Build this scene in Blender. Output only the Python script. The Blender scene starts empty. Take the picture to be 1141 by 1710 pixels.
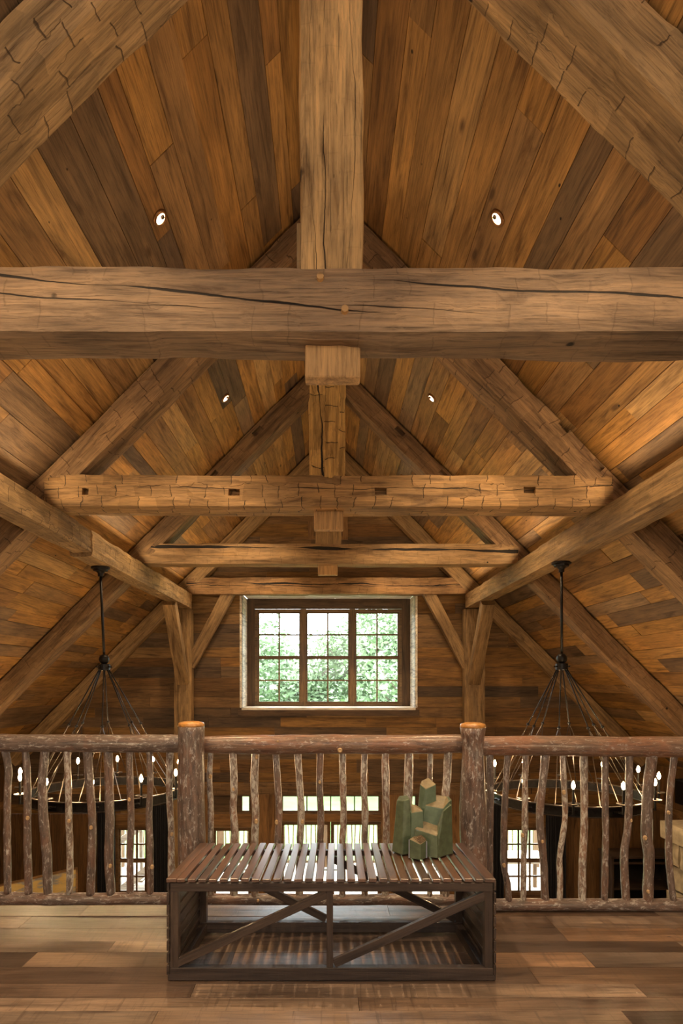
import bpy, bmesh, math, random
from mathutils import Vector, Matrix, noise
R = random.Random(7)
SC = bpy.context.scene
COL = SC.collection

# ------------------------------------------------------------------ camera, world, exposure
EYE = 1.3                      # camera height over the loft floor
F_PX, VX, VY = 1000.0, 549.0, 1137.0
cam = bpy.data.cameras.new('camera')
cam_ob = bpy.data.objects.new('camera', cam); COL.objects.link(cam_ob)
cam_ob.location = (0, 0, EYE); cam_ob.rotation_euler = (math.pi/2, 0, 0)
cam.sensor_width = 36; cam.sensor_fit = 'AUTO'
cam.lens = F_PX/1710*36
cam.shift_x = (570.5-VX)/1710; cam.shift_y = (VY-855)/1710
cam.clip_start = .05; cam.clip_end = 400
SC.camera = cam_ob
w = bpy.data.worlds.new('world'); SC.world = w; w.use_nodes = True
bg = w.node_tree.nodes['Background']
bg.inputs[0].default_value = (.88, .96, 1.0, 1); bg.inputs[1].default_value = 13.0
SC.view_settings.view_transform = 'Standard'; SC.view_settings.look = 'None'
SC.view_settings.gamma = 1; SC.view_settings.use_curve_mapping = False
SC.view_settings.exposure = 0.15
CAN_W, BULB_E = 250, 520
DOWNLIGHTS = [(s*1.24, y) for y in (1.6, 4.4, 7.2, 10.0) for s in (-1, 1)]

def add_light(kind, name, loc, energy, color, rot=(0, 0, 0), **kw):
    l = bpy.data.lights.new(name, kind); l.energy = energy; l.color = color
    for k, v in kw.items(): setattr(l, k, v)
    o = bpy.data.objects.new(name, l); COL.objects.link(o)
    o.location = loc; o.rotation_euler = rot
    return o
# unseen fill panel added behind the camera to light the near faces
add_light('AREA', 'rear_fill', (0, -2.2, 2.6), 62, (1, .90, .78), (math.radians(88), 0, 0), shape='RECTANGLE', size=3.4, size_y=2.2)
# unseen warm area lights added over the purlins to brighten the ceiling
for sx in (-1, 1):
    for yy in (1.7, 4.35, 7.15, 9.9): add_light('AREA', 'ceiling_fill', (sx*2.6, yy, 2.99), 16, (1, .72, .42), (0, math.radians(180-sx*50), 0), shape='RECTANGLE', size=.05, size_y=2.2)
# two unseen warm point lights added at the loft sides as fill
for sx in (-1, 1): add_light('POINT', 'loft_fill', (sx*2.2, .5, 1.0), 62, (1, .74, .44), shadow_soft_size=.16)
# sampling portal for the sky light that enters through the big window
po_ = add_light('AREA', 'window_portal', (0, 12.45, 1.9), 1, (1, 1, 1), (math.radians(-90), 0, 0), shape='RECTANGLE', size=3.3, size_y=2.2)
po_.data.cycles.is_portal = True

# ------------------------------------------------------------------ materials
def nodes(name):
    m = bpy.data.materials.new(name); m.use_nodes = True
    nt = m.node_tree
    return m, nt, nt.nodes['Principled BSDF']
def N(nt, t, **kw):
    n = nt.nodes.new(t)
    for k, v in kw.items():
        if k.startswith('i_'): n.inputs[k[2:].replace('_', ' ')].default_value = v
        else: setattr(n, k, v)
    return n
def ramp(nt, stops, interp='LINEAR'):
    n = nt.nodes.new('ShaderNodeValToRGB'); r = n.color_ramp; r.interpolation = interp
    while len(r.elements) < len(stops): r.elements.new(.5)
    for e, (p, c) in zip(r.elements, stops):
        e.position = p; e.color = (*c, 1) if len(c) == 3 else c
    return n
def mixc(nt, blend, fac, a, b):
    n = nt.nodes.new('ShaderNodeMix'); n.data_type = 'RGBA'; n.blend_type = blend
    for i, v in ((0, fac), (6, a), (7, b)):
        if hasattr(v, 'is_linked') or hasattr(v, 'links'): nt.links.new(v, n.inputs[i])
        elif i == 0: n.inputs[0].default_value = v
        else: n.inputs[i].default_value = (*v, 1)
    return n.outputs[2]
def math_n(nt, op, a, b=0.0, clamp=False):
    n = nt.nodes.new('ShaderNodeMath'); n.operation = op; n.use_clamp = clamp
    for i, v in ((0, a), (1, b)):
        if hasattr(v, 'links'): nt.links.new(v, n.inputs[i])
        else: n.inputs[i].default_value = v
    return n.outputs[0]

def wood(name, tints, rough=.6, hew=0.0, cracks=(), grain=1.0, stain=.5, nails=0.0, saw=0.0, coat=0.0, crough=.2, cior=1.5, value=1.0, bump=.35, flat=False):
    """Wood with its grain along local X. tints: colours picked per object; cracks: (z0, slope, amp, width, seed) drying checks."""
    m, nt, b = nodes(name); L = nt.links.new
    tc = N(nt, 'ShaderNodeTexCoord'); oi = N(nt, 'ShaderNodeObjectInfo')
    off = N(nt, 'ShaderNodeVectorMath', operation='SCALE'); off.inputs[0].default_value = (37, 53, 71); L(oi.outputs['Random'], off.inputs['Scale'])
    co = N(nt, 'ShaderNodeVectorMath', operation='ADD'); L(tc.outputs['Object'], co.inputs[0]); L(off.outputs[0], co.inputs[1])
    def nz(scale, sc, det=5, rgh=.6, dist=0.0):
        mp = N(nt, 'ShaderNodeMapping'); mp.inputs['Scale'].default_value = scale; L(co.outputs[0], mp.inputs['Vector'])
        n = N(nt, 'ShaderNodeTexNoise', i_Scale=sc, i_Detail=det, i_Roughness=rgh, i_Distortion=dist); L(mp.outputs[0], n.inputs['Vector'])
        return n.outputs['Fac']
    g1 = nz((.7, 7, 7), 1.6*grain, 6, .62, 1.4)
    g2 = nz((2.2, 48, 48), 1.7*grain, 5, .75, .4)
    pt = nz((1, 2.4, 2.4), 1.1, 4, .6)
    k = len(tints)
    base = ramp(nt, [((i)/k, t) for i, t in enumerate(tints)], 'CONSTANT'); L(oi.outputs['Random'], base.inputs[0])
    c = base.outputs[0]
    r1 = ramp(nt, [(.30, (.42, .38, .36)), (.48, (.95, .95, .95)), (.70, (1.35, 1.3, 1.2))]); L(g1, r1.inputs[0])
    c = mixc(nt, 'MULTIPLY', 1.0, c, r1.outputs[0])
    r2 = ramp(nt, [(.30, (.40, .38, .36)), (.5, (1, 1, 1)), (.72, (1.28, 1.25, 1.18))]); L(g2, r2.inputs[0])
    c = mixc(nt, 'MULTIPLY', .85, c, r2.outputs[0])
    rp = ramp(nt, [(.36, (0, 0, 0)), (.62, (1, 1, 1))]); L(pt, rp.inputs[0])
    dark = mixc(nt, 'MULTIPLY', 1.0, c, (.42, .41, .42))
    c = mixc(nt, 'MIX', math_n(nt, 'MULTIPLY', math_n(nt, 'SUBTRACT', 1.0, rp.outputs[0]), stain), c, dark)
    h = math_n(nt, 'ADD', math_n(nt, 'MULTIPLY', g1, .5), math_n(nt, 'MULTIPLY', g2, .5))
    def darken(mask, colr, depth):
        nonlocal c, h
        c = mixc(nt, 'MIX', mask, c, colr)
        h = math_n(nt, 'SUBTRACT', h, math_n(nt, 'MULTIPLY', mask, depth))
    pores = nz((1.3, 95, 95), 1.5, 3, .6, .5); pr = ramp(nt, [(.60, (0, 0, 0)), (.68, (1, 1, 1))]); L(pores, pr.inputs[0])
    darken(math_n(nt, 'MULTIPLY', pr.outputs[0], .55*min(1, stain+.2)), (.03, .02, .012), .35)
    if nails and flat:
        mp = N(nt, 'ShaderNodeMapping'); mp.inputs['Scale'].default_value = (1.5, 4.0, 0); mp.inputs['Location'].default_value = (3.3, 7.7, 0); L(co.outputs[0], mp.inputs['Vector'])
        v = N(nt, 'ShaderNodeTexVoronoi', i_Scale=1.0, i_Randomness=1.0); L(mp.outputs[0], v.inputs['Vector'])
        mr = N(nt, 'ShaderNodeMapRange'); mr.inputs['From Min'].default_value = .05; mr.inputs['From Max'].default_value = .12; mr.inputs['To Min'].default_value = 1; mr.inputs['To Max'].default_value = 0; L(v.outputs['Distance'], mr.inputs['Value'])
        vs_ = N(nt, 'ShaderNodeSeparateColor'); L(v.outputs['Color'], vs_.inputs[0])
        darken(math_n(nt, 'MULTIPLY', mr.outputs[0], math_n(nt, 'MULTIPLY', math_n(nt, 'GREATER_THAN', vs_.outputs[1], .6), .75)), (.06, .03, .014), .3)
    if nails:
        mp = N(nt, 'ShaderNodeMapping'); mp.inputs['Scale'].default_value = (3.4, 5.5, 0) if flat else (4, 4, 4); L(co.outputs[0], mp.inputs['Vector'])
        v = N(nt, 'ShaderNodeTexVoronoi', i_Scale=1.0, i_Randomness=1.0); L(mp.outputs[0], v.inputs['Vector'])
        mr = N(nt, 'ShaderNodeMapRange'); rad_ = .032 if flat else .06
        mr.inputs['From Min'].default_value = rad_*nails; mr.inputs['From Max'].default_value = rad_*1.7*nails
        mr.inputs['To Min'].default_value = 1; mr.inputs['To Max'].default_value = 0; L(v.outputs['Distance'], mr.inputs['Value'])
        vs_ = N(nt, 'ShaderNodeSeparateColor'); L(v.outputs['Color'], vs_.inputs[0])
        darken(math_n(nt, 'MULTIPLY', mr.outputs[0], math_n(nt, 'GREATER_THAN', vs_.outputs[0], .55)), (.015, .010, .007), 1.2)
    if saw:
        sw_ = nz((34, 2.2, 2.2), 1.5, 4, .6, .8); sr_ = ramp(nt, [(.54, (0, 0, 0)), (.7, (1, 1, 1))]); L(sw_, sr_.inputs[0])
        ms = math_n(nt, 'MULTIPLY', sr_.outputs[0], saw)
        darken(ms, (.06, .04, .03), .25)
    if hew:
        # broad-axe scoring: short cuts across the grain in loose strips, each chip a little tilted
        nd = N(nt, 'ShaderNodeTexNoise', i_Scale=4.0, i_Detail=3.0); L(co.outputs[0], nd.inputs['Vector'])
        nf = N(nt, 'ShaderNodeTexNoise', i_Scale=22.0, i_Detail=2.0); L(co.outputs[0], nf.inputs['Vector'])
        sp0 = N(nt, 'ShaderNodeSeparateXYZ'); L(co.outputs[0], sp0.inputs[0])
        q = math_n(nt, 'ADD', sp0.outputs[1], sp0.outputs[2])
        wob = math_n(nt, 'SUBTRACT', nd.outputs['Fac'], .5); wf_ = math_n(nt, 'SUBTRACT', nf.outputs['Fac'], .5)
        qs = math_n(nt, 'ADD', math_n(nt, 'DIVIDE', q, .125), math_n(nt, 'ADD', math_n(nt, 'MULTIPLY', wob, 1.1), math_n(nt, 'MULTIPLY', wf_, .25)))
        si = math_n(nt, 'FLOOR', qs); fs_ = math_n(nt, 'FRACT', qs)
        w1 = N(nt, 'ShaderNodeTexWhiteNoise', noise_dimensions='1D'); L(si, w1.inputs['W'])
        u = math_n(nt, 'ADD', math_n(nt, 'ADD', math_n(nt, 'DIVIDE', sp0.outputs[0], .17), math_n(nt, 'MULTIPLY', w1.outputs['Value'], 7.0)), math_n(nt, 'ADD', math_n(nt, 'MULTIPLY', wob, .9), math_n(nt, 'MULTIPLY', wf_, .12)))
        ci = math_n(nt, 'FLOOR', u); fu = math_n(nt, 'FRACT', u)
        cb_ = N(nt, 'ShaderNodeCombineXYZ'); L(si, cb_.inputs[0]); L(ci, cb_.inputs[1])
        w2_ = N(nt, 'ShaderNodeTexWhiteNoise', noise_dimensions='2D'); L(cb_.outputs[0], w2_.inputs['Vector'])
        sr = N(nt, 'ShaderNodeSeparateColor'); L(w2_.outputs['Color'], sr.inputs[0])
        def near0(f, a, b_):
            mr = N(nt, 'ShaderNodeMapRange'); mr.inputs['From Min'].default_value = a; mr.inputs['From Max'].default_value = b_; mr.inputs['To Min'].default_value = 1; mr.inputs['To Max'].default_value = 0; L(f, mr.inputs['Value']); return mr.outputs[0]
        lx = math_n(nt, 'MULTIPLY', near0(fu, .02, .055), math_n(nt, 'GREATER_THAN', sr.outputs[0], .35))
        lx = math_n(nt, 'MULTIPLY', lx, math_n(nt, 'GREATER_THAN', fs_, math_n(nt, 'MULTIPLY', sr.outputs[1], .3)))
        ly = math_n(nt, 'MULTIPLY', near0(fs_, .015, .05), math_n(nt, 'GREATER_THAN', sr.outputs[2], .62))
        darken(math_n(nt, 'MULTIPLY', math_n(nt, 'MAXIMUM', lx, math_n(nt, 'MULTIPLY', ly, .7)), min(1, .8*hew)), (.03, .018, .010), .9)
        h = math_n(nt, 'ADD', h, math_n(nt, 'MULTIPLY', math_n(nt, 'MULTIPLY', fu, sr.outputs[1]), .55*hew))
        cellv = N(nt, 'ShaderNodeHueSaturation'); L(c, cellv.inputs['Color'])
        L(math_n(nt, 'ADD', math_n(nt, 'MULTIPLY', sr.outputs[0], .32*hew), 1-.16*hew), cellv.inputs['Value']); c = cellv.outputs[0]
    if cracks:
        sp = N(nt, 'ShaderNodeSeparateXYZ'); L(tc.outputs['Object'], sp.inputs[0])
        for (z0, sl, amp, wd, seed, *rng_) in cracks:
            n1 = N(nt, 'ShaderNodeTexNoise', noise_dimensions='1D', i_Scale=1.0, i_Detail=6.0, i_Roughness=.5)
            L(math_n(nt, 'ADD', sp.outputs[0], seed), n1.inputs['W'])
            zc = math_n(nt, 'ADD', math_n(nt, 'MULTIPLY', math_n(nt, 'SUBTRACT', n1.outputs['Fac'], .5), amp), math_n(nt, 'ADD', math_n(nt, 'MULTIPLY', sp.outputs[0], sl), z0))
            d = math_n(nt, 'ABSOLUTE', math_n(nt, 'SUBTRACT', sp.outputs[2], zc))
            n2 = N(nt, 'ShaderNodeTexNoise', noise_dimensions='1D', i_Scale=.9, i_Detail=2.0); L(math_n(nt, 'ADD', sp.outputs[0], seed+9.3), n2.inputs['W'])
            ww = math_n(nt, 'MULTIPLY', math_n(nt, 'SUBTRACT', n2.outputs['Fac'], .3), wd*3)
            if rng_:
                t0 = math_n(nt, 'MULTIPLY', math_n(nt, 'SUBTRACT', sp.outputs[0], rng_[0]), 2.5, True); t1_ = math_n(nt, 'MULTIPLY', math_n(nt, 'SUBTRACT', rng_[1], sp.outputs[0]), 2.5, True)
                ww = math_n(nt, 'MULTIPLY', ww, math_n(nt, 'MULTIPLY', t0, t1_))
            msk = math_n(nt, 'MULTIPLY', math_n(nt, 'SUBTRACT', ww, d), 350.0, True)
            darken(msk, (.012, .008, .006), 2.2)
    if value != 1.0: c = mixc(nt, 'MULTIPLY', 1.0, c, (value,)*3)
    L(c, b.inputs['Base Color'])
    rr = math_n(nt, 'ADD', math_n(nt, 'MULTIPLY', g2, .25), rough-.12); L(rr, b.inputs['Roughness'])
    b.inputs['Specular IOR Level'].default_value = .35
    if coat: b.inputs['Coat Weight'].default_value = coat; b.inputs['Coat Roughness'].default_value = crough; b.inputs['Coat IOR'].default_value = cior
    bp = N(nt, 'ShaderNodeBump', i_Strength=bump, i_Distance=.012); L(h, bp.inputs['Height']); L(bp.outputs[0], b.inputs['Normal'])
    return m

def plain(name, col, rough=.5, metal=0.0, var=.15, scale=30.0, emit=0.0, coat=0.0, bump=.1):
    m, nt, b = nodes(name); L = nt.links.new
    tc = N(nt, 'ShaderNodeTexCoord')
    n = N(nt, 'ShaderNodeTexNoise', i_Scale=scale, i_Detail=5.0); L(tc.outputs['Object'], n.inputs['Vector'])
    r = ramp(nt, [(.25, tuple(c*(1-var) for c in col)), (.75, tuple(min(1, c*(1+var)) for c in col))]); L(n.outputs['Fac'], r.inputs[0])
    L(r.outputs[0], b.inputs['Base Color']); b.inputs['Roughness'].default_value = rough; b.inputs['Metallic'].default_value = metal
    if emit: b.inputs['Emission Color'].default_value = (*col, 1); b.inputs['Emission Strength'].default_value = emit
    if coat: b.inputs['Coat Weight'].default_value = coat
    if bump:
        bp = N(nt, 'ShaderNodeBump', i_Strength=bump, i_Distance=.01); L(n.outputs['Fac'], bp.inputs['Height']); L(bp.outputs[0], b.inputs['Normal'])
    return m

def bark(name, dark, mid, pale, paleness=.5):
    m, nt, b = nodes(name); L = nt.links.new
    tc = N(nt, 'ShaderNodeTexCoord'); oi = N(nt, 'ShaderNodeObjectInfo')
    off = N(nt, 'ShaderNodeVectorMath', operation='SCALE'); off.inputs[0].default_value = (37, 53, 71); L(oi.outputs['Random'], off.inputs['Scale'])
    co = N(nt, 'ShaderNodeVectorMath', operation='ADD'); L(tc.outputs['Object'], co.inputs[0]); L(off.outputs[0], co.inputs[1])
    def nz(scale, sc, det=6, rgh=.65):
        mp = N(nt, 'ShaderNodeMapping'); mp.inputs['Scale'].default_value = scale; L(co.outputs[0], mp.inputs['Vector'])
        n = N(nt, 'ShaderNodeTexNoise', i_Scale=sc, i_Detail=det, i_Roughness=rgh, i_Distortion=.6); L(mp.outputs[0], n.inputs['Vector'])
        return n.outputs['Fac']
    g = nz((5, 34, 34), 1.6); g2 = nz((9, 22, 22), 2.6, 6, .75); g3 = nz((3, 3, 3), 1.4, 3)
    r = ramp(nt, [(.3, dark), (.5, mid), (.72, tuple(min(1, x*1.7) for x in mid))]); L(g, r.inputs[0])
    c = r.outputs[0]
    red = mixc(nt, 'MULTIPLY', 1.0, c, (1.2, .96, .82))
    r3 = ramp(nt, [(.46, (0, 0, 0)), (.6, (1, 1, 1))]); L(g3, r3.inputs[0]); c = mixc(nt, 'MIX', r3.outputs[0], c, red)
    rp = ramp(nt, [(.62-.12*paleness, (0, 0, 0)), (.70-.1*paleness, (1, 1, 1))]); L(g2, rp.inputs[0])
    c = mixc(nt, 'MIX', math_n(nt, 'MULTIPLY', rp.outputs[0], .75), c, pale)
    L(c, b.inputs['Base Color']); b.inputs['Roughness'].default_value = .5
    b.inputs['Coat Weight'].default_value = .55; b.inputs['Coat Roughness'].default_value = .28
    h = math_n(nt, 'ADD', g, math_n(nt, 'MULTIPLY', g2, .7))
    bp = N(nt, 'ShaderNodeBump', i_Strength=.7, i_Distance=.012); L(h, bp.inputs['Height']); L(bp.outputs[0], b.inputs['Normal'])
    return m

A = (.36, .19, .07)
BOARD_T = [(.42,.215,.062), (.31,.158,.052), (.47,.255,.082), (.22,.135,.07), (.38,.20,.055), (.50,.30,.12), (.33,.185,.07), (.16,.10,.058), (.44,.235,.07), (.28,.18,.10), (.43,.22,.058), (.37,.21,.085), (.25,.13,.045), (.40,.22,.075)]
M = {}
M['board'] = wood('ceiling_board_wood', BOARD_T, .62, nails=1.0, bump=.5, flat=True, stain=.55)
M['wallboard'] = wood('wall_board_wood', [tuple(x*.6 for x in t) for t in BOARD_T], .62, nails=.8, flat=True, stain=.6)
M['plank_v'] = wood('hall_plank_wood', [(.19,.10,.04), (.155,.08,.032), (.22,.12,.05), (.17,.09,.036)], .6, stain=.4)
M['floor'] = wood('floor_board_wood', [(.22,.145,.10), (.30,.21,.15), (.15,.098,.07), (.33,.215,.14), (.20,.148,.115), (.09,.06,.045), (.28,.165,.098), (.25,.185,.14), (.17,.105,.066), (.28,.19,.13)], .34, stain=1.0, nails=.7, flat=True, saw=.6, coat=.7, crough=.28)
TB = [(.39,.25,.115), (.36,.225,.10), (.42,.275,.135)]
M['timber'] = wood('hewn_timber_wood', TB, .7, hew=1.0, stain=.55, nails=.8, bump=.6)
M['timber_g'] = wood('grey_hewn_timber_wood', [(.36,.23,.12), (.33,.20,.10)], .75, hew=.9, stain=.6, nails=.8, bump=.6)
M['timber_d'] = wood('dark_timber_wood', [(.23,.14,.068), (.26,.155,.078)], .7, hew=.5, stain=.6, nails=.8, bump=.6)
M['timber_s'] = wood('sawn_timber_wood', [(.38,.245,.115), (.34,.215,.10)], .65, hew=.25, stain=.65, nails=.6, cracks=[(0, .01, .2, .002, 3.0)])
M['king1'] = wood('king_post_wood', [(.68,.44,.20)], .65, hew=.12, stain=.85, nails=1.3, cracks=[(.03, .0, .09, .006, 5.0, -1.6, .25), (-.085, .01, .1, .003, 15.0), (.09, .0, .1, .0025, 35.0)], bump=.5)
M['king2'] = wood('rough_king_post_wood', [(.52,.31,.10)], .7, hew=1.3, stain=.4, cracks=[(.05, .0, .16, .014, 25.0)], bump=.9)
M['tie1'] = wood('front_tie_wood', [(.30,.20,.122)], .72, hew=.3, stain=.75, nails=.9, cracks=[(-.045, -.105, .06, .011, 1.0, -3, .35), (.099, -.064, .05, .010, 41.0, .2, 3), (-.081, -.067, .05, .007, 77.0, -3, -.45), (-.03, -.05, .05, .006, 97.0, -.1, .9)], bump=.6)
M['tie2'] = wood('hewn_tie_wood', [(.40,.24,.105)], .7, hew=1.15, stain=.45, nails=.7, cracks=[(.02, .0, .1, .006, 11.0)], bump=.6)
M['tie3'] = wood('checked_tie_wood', [(.38,.24,.115)], .7, hew=.35, stain=.5, nails=.6, cracks=[(.075, -.012, .05, .022, 31.0)])
M['tie4'] = wood('far_tie_wood', [(.33,.19,.085)], .7, hew=.5, stain=.5, cracks=[(.03, -.014, .12, .017, 51.0), (.0, -.004, .12, .008, 61.0)])
M['tenon'] = wood('tenon_wood', [(.50,.30,.13)], .6, stain=.15, bump=.15)
M['bench'] = wood('bench_wood', [(.066,.045,.036), (.08,.054,.041), (.058,.04,.033)], .45, stain=.6, saw=.3, coat=.3)
M['slat'] = wood('bench_slat_wood', [(.115,.06,.043), (.14,.07,.045), (.10,.058,.043), (.155,.08,.05)], .36, stain=.35, coat=1.0, crough=.27, cior=1.9, bump=.12)
M['reveal'] = wood('daylit_reveal_wood', [(.80,.74,.65), (.74,.68,.58), (.82,.77,.68)], .7, stain=.12)  # near-white tints hold the strong daylight on the boards
M['casing'] = wood('window_casing_wood', [(.11,.065,.035)], .6, stain=.5)
M['sash'] = wood('window_sash_wood', [(.17,.10,.045)], .5, stain=.2, coat=.2)
M['doorwood'] = wood('door_frame_wood', [(.27,.15,.06), (.24,.13,.052)], .5, stain=.3)
M['bark'] = bark('bark', (.05, .034, .027), (.135, .092, .072), (.58, .53, .48), .7)
M['bark_pale'] = bark('lichen_bark', (.06, .035, .026), (.20, .14, .105), (.66, .62, .54), 1.25)
M['bark_red'] = bark('red_bark', (.07, .038, .026), (.19, .11, .07), (.56, .49, .43), .5)
M['cut'] = wood('cut_end_wood', [(.55,.26,.07)], .3, stain=.2, coat=.9, bump=.1)
M['knot'] = plain('knot_wood', (.52, .34, .17), .5, var=.4, scale=60)
M['iron'] = plain('black_iron', (.022, .020, .019), .42, .7, var=.3, scale=25)
M['iron_edge'] = plain('worn_iron_edge', (.10, .08, .065), .35, .9, var=.3, scale=25)
M['bulb'] = plain('lit_bulb', (1.0, .67, .34), .3, emit=BULB_E, bump=0)
M['can_lit'] = plain('lit_reflector', (1.0, .80, .55), .3, emit=14, bump=0)
M['can_trim'] = plain('bronze_trim', (.30, .15, .06), .35, .8)
M['can_dark'] = plain('lamp_face', (.10, .07, .045), .4, .4)
M['green'] = plain('green_glaze', (.082, .108, .06), .48, var=.3, scale=38, coat=.25, bump=.25)
M['green_pale'] = plain('pale_green_glaze', (.10, .142, .09), .4, var=.2, scale=38, coat=.3, bump=.2)
M['tan'] = plain('tan_glaze', (.20, .155, .082), .5, var=.3, scale=45, bump=.2)
M['steel'] = plain('dull_steel_edge', (.35, .37, .42), .35, .7)
M['curtain'] = plain('black_curtain', (.012, .012, .016), .9, var=.3, scale=12)
M['stone'] = plain('tan_stone', (.30, .245, .165), .85, var=.45, scale=7, bump=.8)
M['near_black'] = plain('dark_recess', (.02, .015, .012), .8)  # near-black colour of the pocket cutter and the cabinet back
M['lawn'] = plain('lawn', (.12, .22, .06), .9, var=.35, scale=1.2)
M['leaf'] = plain('leaves', (.205, .28, .155), .6, var=.35, scale=.6, bump=0)
M['trunk'] = plain('tree_bark', (.20, .16, .13), .9, var=.4, scale=6)
M['deckwood'] = wood('deck_wood', [(.42,.36,.29), (.38,.33,.27)], .8, stain=.3)
M['deckbal'] = wood('deck_baluster_wood', [(.17,.10,.05)], .8, stain=.3)
M['paper'] = plain('white_plaster', (.5, .48, .44), .8)
def painting_mat():
    m, nt, b = nodes('ochre_and_grey_painting'); L = nt.links.new
    tc = N(nt, 'ShaderNodeTexCoord'); mp = N(nt, 'ShaderNodeMapping'); mp.inputs['Scale'].default_value = (.9, 1, 3.2); L(tc.outputs['Object'], mp.inputs[0])
    n = N(nt, 'ShaderNodeTexNoise', i_Scale=1.7, i_Detail=6.0, i_Roughness=.65); L(mp.outputs[0], n.inputs['Vector'])
    r = ramp(nt, [(.40, (.2, .2, .205)), (.48, (.32, .31, .28)), (.52, (.58, .40, .13)), (.68, (.66, .50, .2))]); L(n.outputs['Fac'], r.inputs[0])
    L(r.outputs[0], b.inputs['Base Color']); b.inputs['Roughness'].default_value = .6
    return m
M['painting'] = painting_mat()
def glass_mat():
    m, nt, b = nodes('window_glass'); L = nt.links.new
    nt.nodes.remove(b); out = nt.nodes['Material Output']
    t = N(nt, 'ShaderNodeBsdfTransparent'); t.inputs[0].default_value = (.97, .985, .98, 1)
    g = N(nt, 'ShaderNodeBsdfGlossy', i_Roughness=.02); fr = N(nt, 'ShaderNodeFresnel', i_IOR=1.45)
    mx = N(nt, 'ShaderNodeMixShader'); L(math_n(nt, 'MULTIPLY', fr.outputs[0], .8), mx.inputs[0]); L(t.outputs[0], mx.inputs[1]); L(g.outputs[0], mx.inputs[2]); L(mx.outputs[0], out.inputs[0])
    return m
M['glass'] = glass_mat()

# ------------------------------------------------------------------ helpers
WM = {}
def T(x, y, z): return Matrix.Translation((x, y, z))
def frame(o, X, Y, Z):
    m = Matrix.Identity(4)
    for i, v in enumerate((X, Y, Z)):
        v = Vector(v).normalized()
        for k in range(3): m[k][i] = v[k]
    for k in range(3): m[k][3] = o[k]
    return m
def link(o, mw, parent):
    COL.objects.link(o)
    WM[o] = mw
    if parent is not None:
        o.parent = parent; o.matrix_basis = WM[parent].inverted() @ mw
    else: o.matrix_basis = mw
    return o
def empty(name, loc, label=None, cat=None, group=None, kind=None):
    o = bpy.data.objects.new(name, None); o.empty_display_size = .1
    link(o, T(*loc), None); tag(o, label, cat, group, kind); return o
def tag(o, label=None, cat=None, group=None, kind=None):
    if label: o['label'] = label
    if cat: o['category'] = cat
    if group: o['group'] = group
    if kind: o['kind'] = kind
    return o
def mobj(name, vs, fs, mat, mw=None, parent=None, smooth=False, bevel=0.0, mats=None, fmat=None):
    me = bpy.data.meshes.new(name); me.from_pydata([tuple(v) for v in vs], [], fs)
    for mt in (mats or [mat]): me.materials.append(mt)
    if fmat:
        for p, i in zip(me.polygons, fmat): p.material_index = i
    bm = bmesh.new(); bm.from_mesh(me)
    if bevel:
        bmesh.ops.bevel(bm, geom=[e for e in bm.edges if len(e.link_faces) == 2 and e.calc_face_angle(0) > .35], offset=bevel, segments=1, affect='EDGES')
    bmesh.ops.recalc_face_normals(bm, faces=bm.faces)
    bm.to_mesh(me); bm.free()
    if smooth: me.polygons.foreach_set('use_smooth', [True]*len(me.polygons))
    return link(bpy.data.objects.new(name, me), mw or Matrix.Identity(4), parent)
class MB:
    """collects shapes into one mesh"""
    def __init__(s): s.v = []; s.f = []; s.m = []
    def add(s, vs, fs, mi=0):
        k = len(s.v); s.v += [tuple(v) for v in vs]; s.f += [tuple(i+k for i in f) for f in fs]; s.m += [mi]*len(fs); return s
    def box(s, x0, x1, y0, y1, z0, z1, mi=0):
        return s.add([(x, y, z) for x in (x0, x1) for y in (y0, y1) for z in (z0, z1)], [(0,1,3,2), (4,6,7,5), (0,4,5,1), (2,3,7,6), (0,2,6,4), (1,5,7,3)], mi)
    def prism(s, poly, y0, y1, mi=0):          # polygon in x,z pushed along y
        n = len(poly); vs = [(x, y0, z) for x, z in poly]+[(x, y1, z) for x, z in poly]
        return s.add(vs, [tuple(range(n)), tuple(range(2*n-1, n-1, -1))]+[(i, (i+1) % n, n+(i+1) % n, n+i) for i in range(n)], mi)
    def tube(s, pts, rad, n=8, mi=0, cap=True):
        pts = [Vector(p) for p in pts]; rad = rad if isinstance(rad, (list, tuple)) else [rad]*len(pts)
        vs, fs = [], []; prev = None
        for i, p in enumerate(pts):
            d = (pts[min(i+1, len(pts)-1)]-pts[max(i-1, 0)]).normalized()
            a = prev if prev is not None else (Vector((0, 0, 1)) if abs(d.z) < .9 else Vector((1, 0, 0)))
            u = (a-d*a.dot(d)).normalized(); v = d.cross(u); prev = u
            vs += [p+(u*math.cos(2*math.pi*j/n)+v*math.sin(2*math.pi*j/n))*rad[i] for j in range(n)]
        for i in range(len(pts)-1):
            for j in range(n): fs.append((i*n+j, i*n+(j+1) % n, (i+1)*n+(j+1) % n, (i+1)*n+j))
        if cap: fs += [tuple(range(n))[::-1], tuple(range((len(pts)-1)*n, len(pts)*n))]
        return s.add(vs, fs, mi)
    def lathe(s, prof, n=16, c=(0, 0, 0), mi=0, closed=False):   # prof: (r, z)
        vs = [(c[0]+r*math.cos(2*math.pi*j/n), c[1]+r*math.sin(2*math.pi*j/n), c[2]+z) for r, z in prof for j in range(n)]
        k = len(prof); fs = [(i*n+j, i*n+(j+1) % n, (i+1) % k*n+(j+1) % n, (i+1) % k*n+j) for i in range(k if closed else k-1) for j in range(n)]
        if not closed: fs += [tuple(range(n))[::-1], tuple(range((k-1)*n, k*n))]
        return s.add(vs, fs, mi)
    def build(s, name, mat, mw=None, parent=None, **kw):
        mats = mat if isinstance(mat, list) else [mat]
        return mobj(name, s.v, s.f, None, mw, parent, mats=mats, fmat=s.m, **kw)
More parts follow.
